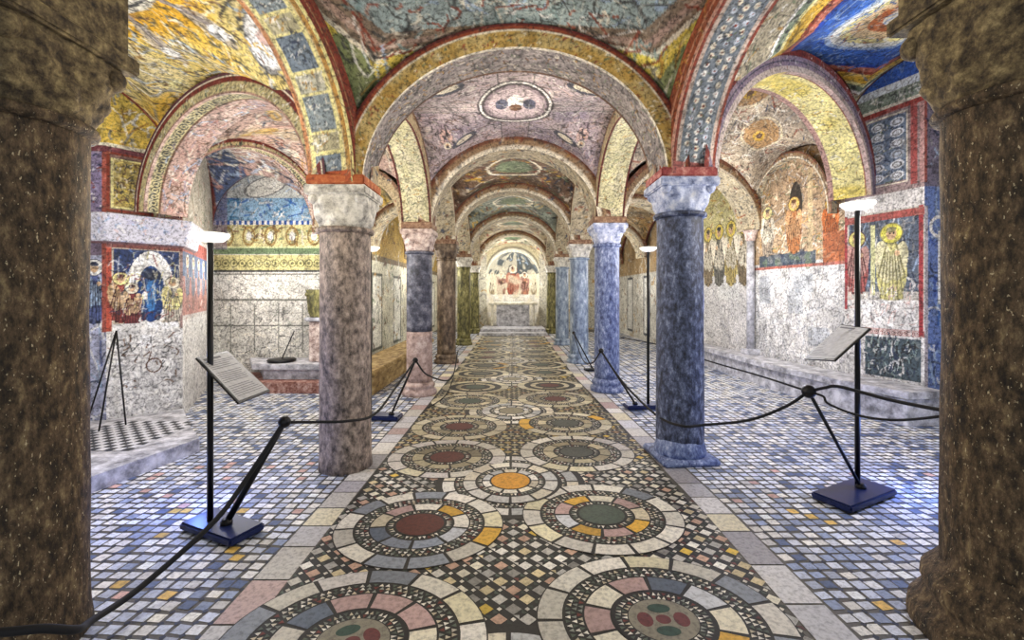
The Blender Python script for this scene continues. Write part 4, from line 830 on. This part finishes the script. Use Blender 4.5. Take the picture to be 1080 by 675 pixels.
# ------------------------------------------------------------------ lamps, panels, barrier stands
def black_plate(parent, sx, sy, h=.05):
    bm = bmesh.new(); bm_box(bm, (0, 0, h/2), (sx, sy, h), 0, .012); o = bm_obj('base', bm, M_BLUELIT, parent); o['label'] = 'dark base plate with the blue glow in its colour'; return o
def panel_board(parent, c4, name='board'):
    """board from four corners (local), text lines as relief strips"""
    c4 = [Vector(c) for c in c4]; nrm = (c4[1]-c4[0]).cross(c4[3]-c4[0]).normalized()
    if nrm.z < 0: nrm = -nrm
    def q(u, v): return (c4[0]*(1-u)+c4[1]*u)*(1-v)+(c4[3]*(1-u)+c4[2]*u)*v
    bm = bmesh.new(); e = .0
    def slab(u0, u1, v0, v1, a, b):
        vs = [bm.verts.new(q(u, v)+nrm*h) for h in (a, b) for u, v in ((u0, v0), (u1, v0), (u1, v1), (u0, v1))]
        for f in ((0, 1, 2, 3), (4, 5, 6, 7), (0, 1, 5, 4), (1, 2, 6, 5), (2, 3, 7, 6), (3, 0, 4, 7)): bm.faces.new([vs[i] for i in f])
    slab(0, 1, 0, 1, -.012, 0); bmesh.ops.recalc_face_normals(bm, faces=bm.faces); o = bm_obj(name, bm, M_BLK, parent)
    bm = bmesh.new(); slab(.03, .97, .03, .97, .0, .003); bmesh.ops.recalc_face_normals(bm, faces=bm.faces); s_ = bm_obj('sheet', bm, M_SHEET, o)
    bm = bmesh.new(); rr = random.Random(2)
    slab(.1, .62, .07, .11, .003, .0036)
    for blk in ((.15, .33), (.4, .62), (.69, .9)):
        v = blk[0]
        while v < blk[1]: slab(.08, rr.uniform(.7, .92), v, v+.009, .003, .0034); v += .04
    bmesh.ops.recalc_face_normals(bm, faces=bm.faces); bm_obj('printed_text', bm, M_INK, s_)
    return o
M_SHEET = mat_plain('printed_sheet', (.72, .72, .73), .6); M_INK = mat_plain('grey_ink', (.4, .4, .42), .7)
def lamp_stand(name, label, base, top, plate=(.5, .22), rz=0, panel=None, pole_at=(0, 0), lift=0, rad=.018, head=.11, cat='lamp'):
    t = thing(name, label, cat, (base[0], base[1], .01+lift), 0, 'black floor lamps beside the walk')
    if plate:
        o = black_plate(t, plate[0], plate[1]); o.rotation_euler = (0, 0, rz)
    bm = bmesh.new(); bm_tube(bm, [(pole_at[0], pole_at[1], .03), (pole_at[0], pole_at[1], top-.03)], rad, 14); bm_obj('pole', bm, M_BLK, t, True)
    bm = bmesh.new(); bm_lathe(bm, [(.02, -.03), (head*.7, -.02), (head, .015), (head, .03), (head*.92, .03), (head*.6, .0), (.01, -.005)], 28); o = bm_obj('lamp_head', bm, M_LAMP, t, True); o.location = (pole_at[0], pole_at[1], top)
    o['label'] = 'shallow white lamp bowl'
    if panel: 
        panel_board(t, [Vector(p)-Vector((base[0], base[1], .01+lift)) for p in panel])
    l = light('lamp_or_fill_light', (pole_at[0], pole_at[1], top+.09), 12, WARM, .07); l.parent = t
    return t
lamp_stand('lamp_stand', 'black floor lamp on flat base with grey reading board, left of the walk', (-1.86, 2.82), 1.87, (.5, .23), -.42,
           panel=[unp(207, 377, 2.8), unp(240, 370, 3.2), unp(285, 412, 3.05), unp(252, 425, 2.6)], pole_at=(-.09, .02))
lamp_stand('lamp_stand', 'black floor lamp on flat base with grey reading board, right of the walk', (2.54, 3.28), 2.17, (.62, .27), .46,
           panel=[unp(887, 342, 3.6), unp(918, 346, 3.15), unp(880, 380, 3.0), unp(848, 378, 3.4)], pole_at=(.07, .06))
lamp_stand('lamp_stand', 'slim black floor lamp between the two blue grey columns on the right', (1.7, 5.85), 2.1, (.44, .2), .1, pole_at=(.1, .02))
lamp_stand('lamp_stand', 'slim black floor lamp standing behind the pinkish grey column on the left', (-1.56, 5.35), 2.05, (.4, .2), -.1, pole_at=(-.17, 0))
def post(label, foot, head, plate=None, r=.013, kr=.034):
    """slanted rope post"""
    t = thing('rope_post', label, 'barrier post', foot, 0, 'slanted rope posts along the walk')
    f = Vector(foot); h = Vector(head)-f
    bm = bmesh.new(); bm_tube(bm, [(0, 0, 0), h], r, 12); bm_obj('rod', bm, M_BLK, t, True)
    bm = bmesh.new(); bmesh.ops.create_uvsphere(bm, u_segments=16, v_segments=12, radius=kr, matrix=Matrix.Translation(h)); bm_obj('knob', bm, M_BLK, t, True)
    bm = bmesh.new()
    if plate: bm_box(bm, (0, 0, .02-f.z+.01), (plate, plate*.5, .04), .1, .01)
    else: bm_lathe(bm, [(.035, -.005), (.035, .01), (.02, .03)], 16)
    bm_obj('foot', bm, M_BLK, t)
    return t
K1 = unp(300, 445, 2.95); K2 = unp(438, 380, 5.3); KR = unp(853, 413, 3.2); K4 = unp(634, 370, 5.7); K5 = unp(605, 351, 9.0)
post('slanted black rope post rising from the base of the left reading board', (-1.82, 2.8, .065), K1, r=.02, kr=.04)
post('slanted black rope post rising from the base of the right reading board', (2.62, 3.32, .065), KR, r=.012, kr=.048)
post('slanted black rope post beside the two-tone column on the left', (-1.47, 5.33, .065), K2)
post('slanted black rope post in front of the second blue grey column on the right', (1.62, 5.84, .065), K4)
post('small slanted black rope post farthest down the right side of the walk', (1.58, 8.7, .03), K5, .34)
def rope(label, pts, r=.011):
    bm = bmesh.new(); bm_tube(bm, spline(pts), r, 10); o = bm_obj('rope', bm, M_ROPE, None, True); tag(o, label, 'rope', 'black barrier ropes along the walk'); return o
rope('thick black rope falling from the nearest left post to the dark left edge column', [K1, unp(262, 502, 2.72), unp(226, 550, 2.5), unp(150, 618, 2.15), unp(96, 655, 1.88), unp(80, 664, 1.68), unp(45, 663, 1.6), unp(0, 667, 1.56), unp(-60, 668, 1.6)], .015)
rope('black rope sagging across the pinkish grey column to the next left post', [K1, unp(330, 445, 3.3), unp(367, 444, 3.5), unp(396, 436, 3.95), unp(420, 405, 4.7), K2])
rope('black rope sagging low from the two-tone column towards the brown column', [K2, unp(452, 396, 6.1), unp(476, 399, 7.4), unp(483, 370, 9.3)])
rope('thin black rope lying low in front of the two-tone column', [unp(424, 446, 5.25), unp(445, 434, 5.75), unp(470, 417, 6.4), unp(478, 399, 7.6)], .008)
rope('black rope sagging from the right board post to the post by the blue columns', [KR, unp(828, 429, 3.25), unp(790, 443, 3.4), unp(745, 448, 3.65), unp(718, 449, 3.66), unp(690, 436, 4.2), unp(656, 402, 5.1), K4])
rope('taut black rope from the right board post back to the second blue grey column', [KR, unp(800, 396, 3.9), unp(745, 380, 4.8), unp(696, 364, 6.2), unp(655, 356, 7.2)], .008)
rope('upper black rope from the right board post to the right edge column', [KR, unp(870, 409, 3.1), unp(886, 408, 3.0), unp(940, 422, 2.7), unp(1003, 434, 2.35), unp(1040, 437, 2.2)], .011)
rope('lower, looping black rope from the right board post to the right edge column', [KR, unp(868, 418, 3.1), unp(874, 426, 3.05), unp(905, 438, 2.9), unp(945, 443, 2.7), unp(1000, 438, 2.35), unp(1040, 430, 2.2)], .008)
rope('black rope hanging between the two farthest posts on the right', [K4, unp(624, 383, 6.4), unp(614, 378, 7.6), K5], .009)
# small dark floodlight on the side altar
t = thing('floodlight', 'small black floodlight with a thin slanted rod on the left side altar', 'lamp', (-3.75, 7.15, .42))
bm = bmesh.new(); bm_lathe(bm, [(.02, 0), (.2, .005), (.22, .03), (.2, .05), (.05, .055)], 24); bm_obj('body', bm, M_BLK, t, True)
bm = bmesh.new(); bm_tube(bm, [(0, 0, .04), (.18, .05, .5)], .009, 8); bm_obj('rod', bm, M_BLK, t, True)
# thin easel against the left pier
t = thing('easel', 'thin dark folding easel leaning against the left painted pier', 'easel', (-4.3, 4.55, .13))
for a_, b_ in (((-.1, -.02, 0), (.1, .12, 1.0)), ((.12, -.1, 0), (.1, .12, 1.0)), ((.2, .12, 0), (.1, .12, 1.0))):
    bm = bmesh.new(); bm_tube(bm, [a_, b_], .008, 8); bm_obj('leg', bm, M_BLK, t, True)
